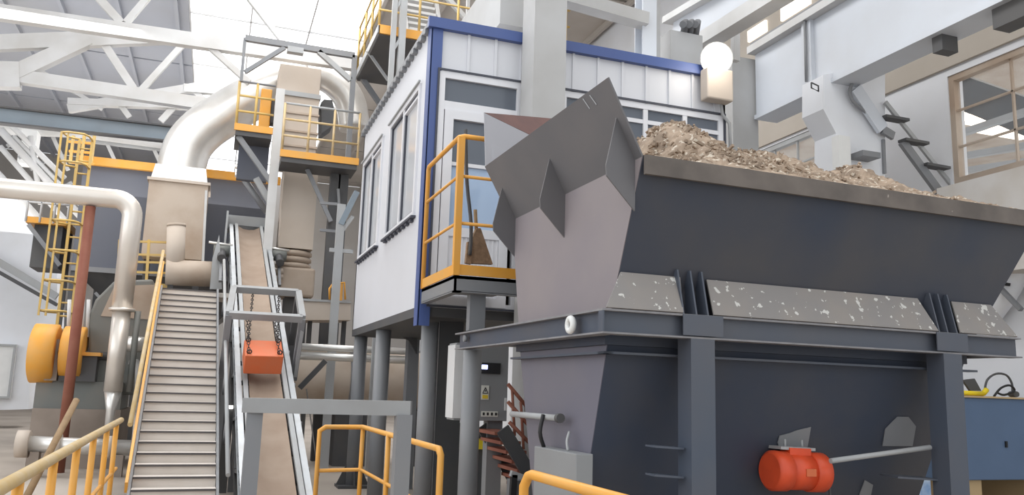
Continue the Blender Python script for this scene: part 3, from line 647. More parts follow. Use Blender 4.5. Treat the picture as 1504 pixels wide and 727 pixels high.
# left side wall, openings for two windows
W1 = (8.9, 10.6, 3.37, 4.92); W2 = (11.12, 12.72, 3.37, 4.92)
s = MB()
for y0, y1, z0, z1 in ((CY, CY1, CZ, 3.37), (CY, CY1, 4.92, CT), (CY, W1[0], 3.37, 4.92), (W1[1], W2[0], 3.37, 4.92), (W2[1], CY1, 3.37, 4.92)):
    s.box(CX, CX+.06, y0, y1, z0, z1)
s.build('side_wall', 'sheet', cabin)
for (y0, y1, z0, z1) in (W1, W2):
    f = MB().frameX(CX-.025, CX+.05, y0, y1, z0, z1, .06); ym = (y0+y1)/2; f.box(CX-.02, CX+.04, ym-.035, ym+.035, z0, z1)
    f.box(CX-.015, CX+.04, y0+.06, ym, z1-.14, z1-.11)
    fo = f.build('side_window', 'upvc', cabin)
    MB().box(CX+.02, CX+.026, y0+.06, y1-.06, z0+.06, z1-.06).build('pane', 'panelt', fo)
    g = MB()
    for (ya, yb) in ((y0+.06, ym-.035), (ym+.035, y1-.06)): g.frameX(CX-.004, CX+.019, ya, yb, z0+.06, z1-.06, .025)
    g.build('gasket', 'gasket', fo)
    MB().box(CX-.05, CX-.025, y0-.04, y1+.04, z1, z1+.02).build('drip_cap', 'ltgrey', fo)
    sl_ = MB().box(CX-.055, CX, y0-.04, y1+.04, z0-.025, z0)
    for k in range(8): yy = y0+(y1-y0)*(k+.5)/8; sl_.box(CX-.04, CX, yy-.05, yy+.05, z0-.055, z0-.025)
    sl_.build('sill', 'gasket', fo)
# front wall with door and band window
s = MB()
DX0, DX1, DZ = 2.07, 3.05, 4.93
ribbed(s, 'x', CX+.1, CX1, 4.93, CT-.06, CY, .32)
s.box(CX, DX0, CY, CY+.05, CZ, CT)
ribbed(s, 'x', DX1, 3.52, CZ, 4.93, CY, .2); ribbed(s, 'x', 3.52, CX1, CZ, 3.9, CY, .2); s.box(5.70, CX1, CY, CY+.05, 3.9, 4.93)
s.build('front_wall', 'sheet', cabin)
s = MB(); s.box(CX, CX1, CY1-.06, CY1, CZ, CT); s.box(CX1-.06, CX1, CY, CY1, CZ, CT); s.build('rear_wall', 'sheet', cabin)
MB().box(CX, CX1, CY, CY1, CZ-.1, CZ).build('floor_frame', 'dkgrey', cabin)
MB().box(CX-.03, CX1+.05, CY-.05, CY1+.03, CT, CT+.05).build('roof_sheet', 'sheet', cabin)
s = MB().box(CX-.06, CX1+.03, CY-.07, CY-.0, CT-.06, CT+.06); s.build('roof_trim', 'blue', cabin)
s = MB().box(CX-.05, CX-.01, CY, CY1, CT-.02, CT+.03)
k = CY+.1
while k < CY1: s.box(CX-.06, CX-.0, k, k+.09, CT-.07, CT-.02); k += .2
s.build('scalloped_eave', 'grey', cabin)
s = MB().box(CX-.012, CX+.115, CY-.03, CY+.0, CZ-.2, CT); s.box(CX-.02, CX-.001, CY-.03, CY+.12, CZ-.2, CT)
s.build('corner_trim', 'blue', cabin)
# door assembly
MB().frame(DX0, DX1, CY-.035, CY+.04, CZ, DZ, .07).build('door_frame', 'upvc', cabin)
MB().frame(DX0-.02, DX1+.03, CY-.05, CY-.035, CZ, DZ+.03, .022).build('door_surround', 'gasket', cabin)
MB().box(DX0+.07, DX1-.07, CY, CY+.01, 4.6, DZ-.07).build('transom_pane', 'pane', cabin)
s = MB().box(DX0+.07, DX1-.07, CY-.03, CY+.03, 4.5, 4.6); s.frame(DX0+.08, 2.92, CY-.045, CY+.02, CZ+.03, 4.5, .1); s.box(DX0+.18, 2.82, CY-.04, CY+.02, 3.1, 3.2)
x = DX0+.18
s.box(DX0+.18, 2.82, CY-.02, CY+.01, CZ+.13, 3.1)
while x < 2.82: s.box(x, x+.015, CY-.03, CY-.02, CZ+.13, 3.1); x += .05
dr = s.build('door', 'upvc', cabin)
MB().box(DX0+.18, 2.82, CY, CY+.01, 3.92, 4.4).build('upper_pane', 'pane', dr)
MB().box(DX0+.18, 2.82, CY, CY+.01, 3.2, 3.88).build('lower_pane', 'palepane', dr)
MB().box(DX0+.18, 2.82, CY-.03, CY+.02, 3.88, 3.92).build('glazing_bar', 'upvc', dr)
MB().box(2.84, 2.87, CY-.09, CY-.045, 3.35, 3.55).build('handle', 'blue', dr)
# band window on the front
bx0, bx1, bz0, bz1 = 3.52, 5.70, 3.9, 4.93
s = MB().frame(bx0, bx1, CY-.03, CY+.04, bz0, bz1, .07)
for xx in (4.05, 4.62, 5.16): s.box(xx-.03, xx+.03, CY-.026, CY+.026, bz0+.07, bz1-.07)
s.box(bx0+.07, bx1-.07, CY-.022, CY+.022, 4.68, 4.73)
bw = s.build('band_window', 'upvc', cabin)
MB().frame(bx0-.03, bx1+.03, CY-.045, CY-.03, bz0-.03, bz1+.03, .025).build('surround', 'gasket', bw)
MB().box(bx0+.07, bx1-.07, CY, CY+.01, bz0+.07, bz1-.07).build('pane', 'pane', bw)
# interior curtain wall so the cabin reads as a room
MB().box(CX+.2, CX1-.2, 11.2, 11.25, CZ, CT-.05).build('partition', 'beige', cabin)

# balcony
BX0, BX1, BY0 = 1.98, 2.75, 7.16
t = balcony = thing('balcony', 'small steel balcony with yellow toe board and rails at the cabin door', 'balcony', (BX0, BY0, 2.2))
MB().box(BX0, BX1, BY0, CY-.08, 2.47, 2.5).build('deck_plate', 'grey', t)
s = MB().box(BX0, BX1, BY0-.012, BY0, 2.505, 2.6); s.box(BX0-.012, BX0, BY0, CY-.08, 2.505, 2.6); s.build('toe_board', 'yellow', t)
s = MB()
s.box(BX0, BX1, BY0, BY0+.02, 2.36, 2.5); s.box(BX0, BX1, BY0, BY0+.07, 2.35, 2.365); s.build('front_beam', 'grey', t)
s = MB(); s.box(BX0, BX0+.02, BY0, CY-.08, 2.36, 2.5); s.box(BX0, BX0+.07, BY0, CY-.08, 2.35, 2.365); s.build('side_beam', 'grey', t)
RT = 3.80
MB().tube([(BX0, CY-.12, 2.5), (BX0, CY-.12, RT-.03), (BX0, CY-.15, RT), (BX0, BY0+.05, RT), (BX0+.04, BY0, RT), (2.28, BY0, RT-.0)], .024, 10).build('top_rail', 'yellow', t)
MB().box(BX0-.02, BX0+.04, BY0-.02, BY0+.04, 2.5, RT-.01).build('corner_post', 'yellow', t)
for z in (2.98, 3.42):
    MB().tube([(BX0, CY-.12, z), (BX0, BY0, z), (BX1, BY0, z)], .016, 8).build('mid_rail', 'yellow', t)
r = rectY(690, 430, 713, 480, BY0+.1); MB().box(r[0], r[1], BY0+.1, BY0+.2, 2.02, 2.35).build('bracket_post', 'grey', t)

t = thing('broom', 'brown-bristled broom standing upside in the balcony corner behind the rail', 'broom', (2.3, 7.4, 2.5))
hp = [aY(*p, 7.35) for p in ((685, 386), (693, 352), (700, 335), (706, 335), (712, 352), (724, 388))]
MB().extrude(hp, (0, .06, 0)).build('bristle_head', 'straw', t)
MB().tube([aY(700, 345, 7.38), aY(698, 308, 7.38)], .018, 8).build('handle', 'stick', t)
t = thing('mop', 'dark long-handled mop leaning in the balcony corner behind the rail', 'mop', (2.2, 7.3, 2.5))
MB().tube(smooth_path([aY(*p, 7.3) for p in ((690, 375), (692, 330), (686, 270), (684, 205), (684, 190))]), .018, 8).build('handle', 'dkgrey', t)
hp = [aY(*p, 7.32) for p in ((684, 386), (687, 355), (694, 355), (692, 388))]
MB().extrude(hp, (0, .05, 0)).build('mop_head', 'straw', t)
# supporting columns
MB().tube([(2.16, 8.72, 0), (2.16, 8.72, 2.18)], .09, 20).build('support_column', 'grey', label='round grey steel column under the near blue corner of the cabin', cat='column')
MB().tube([(2.10, 11.0, 0), (2.10, 11.0, 2.23)], .1, 20).build('support_column', 'grey', label='round grey steel column under the middle of the cabin side', cat='column')
t = thing('support_column', 'round grey steel column with flared foot plate under the far cabin corner', 'column', (2.1, 13.1, 0))
MB().tube([(2.1, 12.8, 0), (2.1, 12.8, 2.23)], .1, 20).build('shaft', 'grey', t)
s = MB(); s.box(1.87, 2.33, 12.6, 13.0, 0, .04)
for a in (0, math.pi/2): d = Vector((c_(a), s_(a), 0)); s.plate([Vector((2.1, 12.8, .04))+d*.24, Vector((2.1, 12.8, .04))-d*.24, Vector((2.1, 12.8, .34))-d*.1, Vector((2.1, 12.8, .34))+d*.1], .015)
s.build('foot_plate', 'dkgrey', t)
t = thing('heavy_column', 'wide dark grey H-section column beside the near cabin column', 'column', (2.4, 8.9, 0))
s = MB(); s.box(2.34, 2.62, 9.0, 9.03, 0, 2.23); s.box(2.34, 2.62, 9.28, 9.31, 0, 2.23); s.box(2.47, 2.49, 9.03, 9.28, 0, 2.23); s.build('shaft', 'dkgrey', t)
MB().box(2.64, 2.69, 8.95, 9.0, 0, 2.23).build('conduit', 'grey', t)
MB().tube([(2.33, 7.72, 0), (2.33, 7.72, 1.98)], .09, 20).build('support_column', 'grey', label='round grey steel column beneath the left end of the hopper beam', cat='column') if False else None
pC = aY(691, 600, 7.25)
MB().tube([(pC.x, 7.25, 0), (pC.x, 7.25, 1.84)], .086, 20).build('support_column', 'grey', label='round grey steel column beneath the left end of the hopper beam', cat='column')
# control cabinet behind that column
t = thing('control_cabinet', 'grey electrical cabinet with display and warning sticker behind the column', 'cabinet', aY(705, 618, 7.6))
r = rectY(668, 505, 746, 618, 7.75)
MB().box(r[0]+.0, r[1], 7.75, 8.0, r[2], r[3]).build('body', 'cabinet', t, bevel=.006)
MB().box(r[0]-.012, r[0]+.09, 7.742, 8.0, r[2]+.02, r[3]-.02).build('side_panel', 'cabside', t)
q = rectY(707, 533, 735, 549, 7.74); dsp = MB().box(q[0], q[1], 7.73, 7.75, q[2], q[3]).build('display', 'black', t, bevel=.003)
q = rectY(708, 536, 716, 542, 7.725); MB().box(q[0], q[1], 7.722, 7.73, q[2], q[3]).build('lit_segment', 'led', dsp)
q = rectY(707, 566, 718, 587, 7.745); st = MB().box(q[0], q[1], 7.742, 7.75, q[2], q[3]).build('warning_sticker', 'sticker', t)
cxs = (q[0]+q[1])/2
tri = MB(); tp = [(cxs-.026, 7.741, q[3]-.075), (cxs+.026, 7.741, q[3]-.075), (cxs, 7.741, q[3]-.02)]
for i in range(3): tri.bar(tp[i], tp[(i+1) % 3], .006, .006)
tri.bar((cxs, 7.741, q[3]-.062), (cxs, 7.741, q[3]-.042), .006); tri.build('triangle_mark', 'ink', st)
MB().box(q[0]+.01, q[1]-.01, 7.738, 7.742, q[2]+.01, q[2]+.045).build('yellow_strip', 'warn', st)
q = rectY(707, 604, 731, 612, 7.745); st = MB().box(q[0], q[1], 7.742, 7.75, q[2], q[3]).build('label_strip', 'sticker', t)
for i in range(4): xx = q[0]+.012+i*(q[1]-q[0])/4; MB().box(xx, xx+.02, 7.739, 7.742, q[2]+.012, q[3]-.012).build('mark', 'ink', st)
MB().box(r[1]-.03, r[1]-.012, 7.72, 7.75, 1.3, 1.42).build('handle', 'truss', t)
q = rectY(712, 620, 734, 727, 7.9); MB().box(q[0], q[1], 7.85, 7.98, 0, r[2]).build('pedestal', 'grey', t)

# ---- things under and behind the cabin
t = thing('drying_drum', 'long dusty brown rotary drum lying behind the cabin columns', 'drum', aY(540, 590, 15.5))
a, b_ = aY(432, 545, 16.3), aY(700, 560, 16.3); a.z = b_.z = 1.6
MB().tube([a, b_], .56, 32).build('shell', 'beigedk', t)
for f_ in (.3, .7): p = a.lerp(b_, f_); MB().tube([p-Vector((.1, 0, 0)), p+Vector((.1, 0, 0))], .62, 32).build('riding_ring', 'grey', t)
for f_ in (.3, .7): p = a.lerp(b_, f_); MB().box(p.x-.3, p.x+.3, 16.0, 16.6, 0, 1.02).build('cradle', 'dkgrey', t)
for i, (y, rr_, nm) in enumerate(((512, .06, 'upper'), (525, .07, 'lower'))):
    a, b_ = aY(438, y-3, 14.6), aY(600, y+3, 14.6); b_.z = a.z
    MB().tube([a, b_], rr_, 14).build('silver_pipe', 'silver', label='shiny silver horizontal pipe, the %s of two behind the cabin columns' % nm, cat='pipe')
t = thing('feed_trough', 'dusty beige sheet trough beside the elevator boot', 'trough', aY(480, 470, 15.8))
s = [aY(*p, 15.8) for p in ((440, 440), (515, 444), (515, 470), (440, 470))]; MB().extrude(s, (0, .8, 0)).build('trough_body', 'beige', t)
MB().bar(s[0]-Vector((.05, 0, 0)), s[1], .06, .04).build('rim', 'ltgrey', t)
for x in (455, 505): p = aY(x, 470, 16.2); MB().box(p.x-.04, p.x+.04, 16.1, 16.2, 0, p.z).build('leg', 'dkgrey', t)
t = thing('yellow_gearbox', 'small yellow drive cover with handrail hoop on the beige trough', 'gearbox', aY(497, 440, 15.6))
q = rectY(492, 412, 506, 440, 15.7); MB().box(q[0], q[1], 15.9, 16.1, s[0].z, q[3]).build('cover', 'yellow', t, bevel=.02)
MB().tube([aY(484, 440, 15.7), aY(484, 424, 15.7), aY(489, 417, 15.7), aY(506, 415, 15.7), aY(507, 440, 15.7)], .02, 8).build('hoop', 'yellow', t)
t = thing('grey_stand', 'grey braced steel stand behind the far cabin corner', 'stand', aY(500, 430, 15.2))
for x in (499,): p, q_ = aY(x, 300, 15.0), aY(x-6, 430, 15.0); MB().box(q_.x-.07, q_.x+.07, 14.95, 15.05, 0, p.z).build('post', 'ltgrey', t)
for y in (368,): MB().bar(aY(484, y-1, 15), aY(518, y+2, 15), .07).build('cross_bar', 'ltgrey', t)
MB().bar(aY(498, 345, 15), aY(518, 318, 15), .07).build('brace', 'ltgrey', t); MB().bar(aY(500, 330, 15), aY(524, 282, 15), .13, .1).build('stair_stringer', 'bluegrey', t)
for y in (300, 340): MB().bar(aY(470, y-2, 15.4), aY(496, y, 15.4), .05).build('rail', 'grey', t)
MB().bar(aY(440, 570, 13.6), aY(478, 530, 13.6), .08).build('diagonal_brace', 'dkgrey', t)
t = thing('rear_column', 'tapered grey column between the two middle cabin columns', 'column', aY(604, 590, 12.5))
q = rectY(596, 490, 612, 600, 12.6); MB().box(q[0], q[1], 12.5, 12.7, 0, 2.22).build('shaft', 'grey', t)
MB().plate([aY(*p, 12.4) for p in ((570, 484), (612, 484), (612, 520), (600, 500))], .05).build('haunch', 'dkgrey', t)
t = thing('low_yellow_machine', 'low dark machine with bright yellow guard seen past the columns', 'machine', aY(690, 640, 11.5))
q = rectY(660, 620, 716, 672, 11.5); MB().box(q[0], q[1], 11.5, 12.3, 0, q[3]-.1).build('bed', 'dkgrey', t)
q2 = rectY(700, 645, 716, 660, 11.3); MB().box(q2[0], q2[1]+.1, 11.3, 11.5, q2[2], q2[3]).build('guard', 'brightyel', t)
p = aY(672, 640, 11.4); MB().tube([p, p+Vector((.0, .5, 0))], .18, 18).build('wheel', 'machine', t)
# hidden-side stairs seen between cabinet and hopper
t = thing('access_stairs', 'rusty brown steel stairs with handrails between cabinet and hopper', 'stairs', aY(780, 700, 7.3))
a, b_ = aY(738, 630, 7.3), aY(795, 726, 7.3)
for dy in (0, .6): MB().bar(a+Vector((0, dy, 0)), b_+Vector((0, dy, 0)), .03, .13).build('stringer', 'dkgrey', t)
for k in range(7): p = a.lerp(b_, (k+.5)/7); MB().box(p.x-.1, p.x+.1, 7.3, 7.9, p.z-.015, p.z+.015).build('tread', 'rust', t)
for (p, q_) in (((746, 564), (776, 600)), ((746, 590), (790, 640)), ((748, 620), (782, 655))): MB().tube([aY(*p, 7.3), aY(*q_, 7.3)], .018, 6).build('handrail', 'rust', t)
for (x, y) in ((752, 570), (765, 590), (777, 610)): MB().tube([aY(x, y, 7.3), aY(x+4, y+70, 7.3)], .014, 6).build('baluster', 'rust', t)
t = thing('steel_stool', 'dark angled steel foot and shelf below the rusty stairs', 'stand', aY(755, 727, 7.0))
MB().bar(aY(750, 695, 7.0), aY(780, 705, 7.0), .05).build('shelf', 'ltgrey', t); MB().bar(aY(755, 697, 7.0), aY(752, 740, 7.0), .05).build('leg', 'black', t)
MB().box(aY(756, 700, 7.05).x, aY(790, 700, 7.05).x, 7.05, 7.25, 0, aY(770, 706, 7.05).z).build('box', 'grey', t)

# ---- high platform with white stair behind the cabin
t = thing('high_platform', 'high dark-bottomed platform with yellow edge and white rails above the cabin', 'platform', (2.4, 14.57, 8))
MB().box(2.38, 6.2, 14.57, 17.1, 7.9, 8.0).build('deck', 'dkgrey', t)
s = MB().box(2.36, 6.2, 14.53, 14.57, 7.93, 8.1); s.build('toe_board', 'yellow', t)
MB().box(2.34, 2.38, 14.53, 17.1, 7.93, 8.08).build('side_edge', 'ltgrey', t)
for k in range(4):
    y = 14.6+k*.82; MB().tube([(2.37, y, 8), (2.37, y, 9.1)], .025, 8).build('post', 'paleyel', t)
for h_ in (.4, .75, 1.1): MB().tube([(6.2, 14.56, 8+h_), (2.37, 14.56, 8+h_), (2.37, 17.1, 8+h_)], .022, 8).build('rail', 'paleyel', t)
for k in range(1, 6): MB().tube([(2.37+k*.75, 14.56, 8), (2.37+k*.75, 14.56, 9.1)], .025, 8).build('post', 'paleyel', t)
MB().bar(aY(530, 112, 17), aY(566, 165, 17), .1).build('brace', 'grey', t)
MB().bar(aY(540, 75, 15.6), aY(570, 118, 15.6), .05).build('brace', 'ltgrey', t)
p = aY(577, 60, 14.3); q_ = aY(590, 60, 14.3)
for xx, w_ in ((p.x, .09), (q_.x, .12)): MB().bar((xx, 14.3, 0), (xx, 14.3, 11.8), w_, w_).build('post', 'ltgrey', t)
for z in (5.9, 6.7, 7.5, 8.3, 9.1, 9.9): MB().bar((p.x, 14.3, z), (q_.x, 14.3, z+.35), .05).build('lacing', 'ltgrey', t)
MB().tube([aY(705, 38, 14.5), aY(724, 8, 14.5), aY(727, 38, 14.5)], .03, 8).build('hoop_rail', 'paleyel', t)
t = thing('white_stair', 'white stair flight with close treads rising behind the high platform', 'stairs', (4, 17.5, 8))
for k in range(9):
    a, b_ = aY(600-k*2, 44-k*9, 17.4), aY(645-k*2, 52-k*9, 17.4); MB().bar(a, b_, .22, .06).build('tread', 'truss', t)
MB().bar(aY(598, 50, 17.3), aY(585, -60, 17.3), .06, .14).build('stringer', 'truss', t); MB().bar(aY(648, 56, 17.3), aY(632, -60, 17.3), .06, .14).build('stringer', 'truss', t)
MB().bar(aY(655, -5, 16.8), aY(692, 36, 16.8), .1).build('brace', 'truss', t); MB().bar(aY(688, -10, 16.8), aY(686, 40, 16.8), .07).build('post', 'truss', t)
# ---- overhead items near cabin
t = thing('concrete_column', 'pale grey square column standing against the cabin front', 'column', (3.2, 8.3, 0))
MB().box(3.0, 3.38, 8.02, 8.4, 0, 6.6).build('shaft', 'concrete', t)
t = thing('roof_girder', 'broad pale grey girder resting over the cabin column', 'beam', (3.2, 9, 5.9))
hp = [aY(*p, 8.3) for p in ((728, 33), (762, 46), (790, 25), (800, -25), (760, -25))]
MB().extrude(hp, (-1.0, 3.0, .1)).build('soffit', 'concrete', t) if False else None
g1 = [aY(765, 46, 8.4), aY(830, 22, 8.4), aY(830, -30, 8.4), aY(765, -30, 8.4)]
MB().bar(aY(790, -14, 8.9), aY(948, 31, 8.9), .2, .16).build('cross_beam', 'concrete', t)
q = aY(734, 34, 8.9); MB().box(q.x, 3.38, 8.9, 12, q.z, 6.6).build('box_girder', 'concrete', t)
t = thing('steel_post', 'upright white steel H-post above the cabin roof, left of the lamp', 'column', (4.56, 8.9, 5.5))
p0_ = aY(953, 84, 8.9); s = MB(); s.box(p0_.x-.10, p0_.x+.10, 8.88, 8.9, 5.55, 7.6); s.box(p0_.x-.10, p0_.x+.10, 9.08, 9.1, 5.55, 7.6); s.box(p0_.x-.01, p0_.x+.01, 8.9, 9.08, 5.55, 7.6); s.build('shaft', 'whitesteel', t)
s = MB(); s.box(p0_.x+.12, p0_.x+.28, 9.1, 9.3, 5.55, 7.6); s.build('rear_shaft', 'concrete', t)
t = thing('lamp_column', 'pale column block right of the white post carrying the flood lamp', 'column', (5.5, 8.9, 5.0))
q = rectY(985, 48, 1032, 105, 9.2); MB().box(q[0], q[1], 9.2, 9.6, 5.52, q[3]).build('block', 'concrete', t)
for k in range(3): p = aY(1003+k*9, 36, 9.1); MB().tube([p, p+Vector((.1, .1, .1)), p+Vector((.12, .2, -.1))], .05, 8).build('cable_clamp', 'grey', t)
t = thing('upper_crane_rail', 'broad pale beam running overhead from the lamp toward the camera', 'beam', aX(1035, 70, 6.0))
hp = [aX(1030, 66, 6.3), aX(1200, -40, 6.3)]
MB().bar(aX(1020, 70, 6.2), aX(1270, -85, 6.2), .25, .2).build('lower_flange', 'truss', t)
MB().bar(aX(990, 48, 6.2), aX(1200, -78, 6.2), .04, .5).build('web', 'whitesteel', t)
MB().bar(aX(985, 32, 6.2), aX(1100, -35, 6.2), .3, .1).build('upper_flange', 'truss', t)
p = aY(1080, 38, 9.9); MB().bar(p, aY(1080, 90, 9.9), .1).build('hanger', 'truss', t)

# flood lamp
t = thing('flood_lamp', 'glowing flood lamp with box hanging at the right end of the cabin', 'lamp', (5.6, 8.3, 5.1))
p = aY(1052, 86, 8.3)
dv = Vector((-.35, -.9, -.25)).normalized()
MB().tube([p-dv*.12, p-dv*.04, p, p+dv*.02], [.1, .17, .2, .2], 24).build('housing', 'ltgrey', t)
MB().tube([p+dv*.021, p+dv*.04], [.185, .15], 24).build('lens', 'lamp', t)
q = rectY(1036, 102, 1074, 148, 8.3); MB().box(q[0], q[1], 8.25, 8.42, q[2], q[3]).build('ballast_box', 'beige', t, bevel=.02)
MB().tube([(q[1]-.08, 8.4, q[2]), (q[1]-.05, 8.42, q[2]-.12), (q[1]+.05, 8.42, q[2]-.22), (q[1]+.06, 8.42, q[2]-.6)], .02, 8).build('conduit', 'ltgrey', t)
MB().bar(p, Vector((q[1], 8.45, p.z)), .04).build('arm', 'ltgrey', t)
pl = D.lights.new('flood_lamp_light', 'POINT'); pl.energy = 10; pl.color = (1, .93, .82); pl.shadow_soft_size = .15
po = D.objects.new('flood_lamp_light', pl); COL.objects.link(po); po.location = p+dv*.3

# ================================================================ RIGHT SIDE: crane girder, corbel column
t = thing('crane_girder', 'deep white crane runway girder sweeping overhead at upper right', 'beam', (8, 8, 5.6))
MB().box(8.0, 8.12, 2, 10.95, 6.02, 7.08).build('web', 'whitesteel', t)
MB().box(7.86, 8.3, 2, 10.98, 7.08, 7.2).build('top_flange', 'truss', t)
MB().box(7.96, 8.4, 2, 10.95, 5.96, 6.03).build('bottom_flange', 'whitesteel', t)
MB().box(7.9, 7.98, 2, 10.95, 7.2, 7.26).build('crane_rail', 'grey', t)
yy = aX(1190, 80, 8).y; MB().box(7.93, 8.0, yy-.1, yy+.1, 6.03, 7.08).build('stiffener', 'whitesteel', t)
MB().tube([aX(1182, 30, 7.9), aX(1184, 120, 7.9)], .02, 8).build('conduit', 'grey', t)
MB().box(8.05, 8.3, 6.2, 6.6, 5.72, 5.96).build('clamp', 'dkgrey', t); MB().box(8.05, 8.3, 7.3, 7.45, 5.76, 5.96).build('clamp', 'dkgrey', t)
t = thing('end_column', 'pale grey column closing the far end of the crane girder', 'column', (7.8, 11, 0))
q = rectY(1076, 85, 1113, 215, 11.0); MB().box(q[0], q[1], 11.0, 11.4, 0, q[3]).build('shaft', 'concrete', t)
t = thing('corbel_column', 'thick white concrete column with stepped corbel carrying the crane girder', 'column', (9, 10, 0))
YC = 9.15
poly = [(1209, 110), (1300, 92), (1300, 300), (1228, 300), (1228, 196), (1209, 160)]
MB().extrude([aY(*p, YC) for p in poly], (0, .45, 0)).build('shaft', 'wall', t)
q = rectY(1231, 200, 1248, 248, YC-.12); MB().box(q[0], q[1], YC-.14, YC, q[2], q[3]).build('junction_box', 'white', t)
q = rectY(1256, 226, 1282, 234, YC-.1); MB().box(q[0], q[1], YC-.25, YC, q[2], q[3]).build('bracket', 'grey', t)
MB().bar(aY(1297, 205, YC-.02), aY(1299, 255, YC-.02), .04).build('conduit', 'grey', t)
s = MB(); pc = aY(1196, 127, YC-.03); pts = [pc+Vector((dx, 0, dz)) for dx, dz in ((-.05, .05), (.07, .02), (.07, -.06), (-.05, -.03), (-.05, .05))]
s.tube(pts, .012, 6); s.build('hook_plate', 'dkgrey', t)
# ladder steps against right wall
YR = 9.06
t = thing('wall_ladder', 'steep steel ladder with three dark treads against the right wall', 'ladder', aY(1380, 275, YR))
MB().bar(aY(1256, 130, YR), aY(1296, 190, YR), .06, .2).build('upper_stringer', 'whitesteel', t)
MB().bar(aY(1296, 190, YR), aY(1312, 200, YR), .05, .12).build('joint', 'grey', t)
MB().bar(aY(1325, 208, YR), aY(1385, 290, YR), .06, .13).build('lower_stringer', 'grey', t)
MB().bar(aY(1300, 150, YR+.03), aY(1400, 275, YR+.03), .04, .06).build('right_stringer', 'ltgrey', t)
for (x, y) in ((1296, 172), (1325, 206), (1356, 242)): MB().bar(aY(x, y, YR-.02), aY(x+34, y+6, YR-.02), .16, .04).build('tread', 'dkgrey', t)
MB().tube(smooth_path([aY(*p, YR) for p in ((1252, 122), (1248, 135), (1254, 150), (1272, 165))]), .025, 8).build('cable', 'grey', t)
# neighbouring bay: roof lights and truss behind window
t = None
for i, (x0, y0) in enumerate(((1400, 155), (1430, 168), (1470, 180))):
    p = aX(x0, y0, 13.5+i*.0); q_ = aX(x0+34, y0+18, 13.5)
    a = aZ(x0, y0, 9.15); b_ = aZ(x0+34, y0+30, 9.15)
lp = []
for i, (xa_, xb_, ya_, yb_) in enumerate(((1398, 1432, 150, 180), (1425, 1478, 163, 192), (1458, 1510, 180, 206))):
    pts = [aZ(xa_, ya_, 9.1), aZ(xa_+30, ya_+2, 9.1), aZ(xb_, yb_-4, 9.1), aZ(xb_-32, yb_, 9.1)]
    cx_ = sum((p.x for p in pts))/4; cy_ = sum((p.y for p in pts))/4
    MB().box(cx_-.9, cx_+.9, cy_-.45, cy_+.45, 9.08, 9.16).build('roof_light', 'panel', label=['warm glowing roof light nearest the window jamb, seen through the right window', 'glowing roof light, middle one of three seen through the right window', 'glowing roof light, the one at the right edge seen through the right window'][i], cat='roof light', group='roof lights of the next bay')
t = thing('far_beam', 'dark grey beam crossing the next bay seen through the right window', 'beam', aX(1450, 150, 12))
MB().bar(aX(1395, 128, 12), aX(1560, 190, 12), .3, .55).build('beam_body', 'dkgrey', t)
for (p, q_) in (((1405, 110), (1520, 60)), ((1400, 200), (1520, 160)), ((1400, 232), (1520, 212)), ((1410, 252), (1520, 236))): MB().bar(aX(*p, 11.5), aX(*q_, 11.5), .12, .1).build('purlin', 'ltgrey', t)

# pale dusty sill wall, roof lights overhead, blue carton
zz = aX(1504, 243, 9.4).z; y1_ = aX(1376, 283, 9.4).y
MB().box(9.4, 10.0, 2, y1_, zz-1.3, zz).build('sill_ledge', 'palesoil', label='thick pale dusty masonry ledge on the wall below the right window, behind the hopper rim', cat='ledge')
for i, (x, y, hy, hz_) in enumerate(((1168, 4, .42, .2), (1112, 46, .3, .12))):
    p = aX(x, y, 9.92); MB().box(9.9, 9.95, p.y-hy, p.y+hy, p.z-hz_, p.z+hz_).build('clerestory_pane', 'panel', label=['larger warm glowing pane high on the right wall above the crane girder', 'small warm glowing pane on the right wall just above the flood lamp'][i], cat='lit pane')  # ceiling lights, stood in by glowing panes put on this wall
p = aY(1352, 712, 6.2); MB().box(p.x-.12, p.x+.12, 6.2, 6.4, 0, p.z+.06).build('carton', 'palebox', label='pale blue and white carton standing behind the right hopper post', cat='box')
# blue container box at right and clutter on top
t = thing('blue_container', 'blue steel box container on timber at lower right behind the hopper', 'container', aY(1460, 700, 7.0))
q = rectY(1414, 586, 1560, 705, 7.2); zt_ = q[3]
q = (q[0], 8.7, q[2], q[3])
MB().box(q[0]-.3, q[1]+.6, 7.2, 8.6, q[2], zt_).build('body', 'bluebox', t, bevel=.01)
MB().box(q[0]-.32, q[1]+.6, 7.17, 8.62, zt_, zt_+.02).build('lid', 'ply', t)
p = aY(1478, 652, 7.19); MB().box(p.x-.012, p.x+.012, 7.18, 7.2, p.z-.04, p.z+.03).build('lock', 'black', t)
for x in (1424, 1520): p = aY(x, 712, 7.3); MB().box(p.x-.12, p.x+.12, 7.25, 8.5, 0, q[2]).build('timber_block', 'ply', t)
t = thing('yellow_hand_tool', 'yellow hand tool lying on the blue container lid', 'tool', aY(1435, 582, 7.4))
a, b_ = aY(1412, 579, 7.4), aY(1444, 581, 7.4); a.z = b_.z = zt_+.05
MB().tube([a, b_], .028, 10).build('body', 'brightyel', t); MB().tube([b_, b_+Vector((.06, 0, .05))], .03, 10).build('head', 'brightyel', t)
MB().plate([aY(*p, 7.45) for p in ((1413, 558), (1430, 556), (1440, 574), (1424, 574))], .03).build('blade', 'dkgrey', t)
t = thing('coiled_hose', 'grey coiled hose looping up from the blue container lid', 'hose', aY(1470, 582, 7.5))
pts = smooth_path([aY(*p, 7.5) for p in ((1446, 575), (1450, 558), (1463, 549), (1478, 551), (1486, 563), (1487, 576))]); MB().tube(pts, .013, 8).build('loop', 'dkgrey', t)
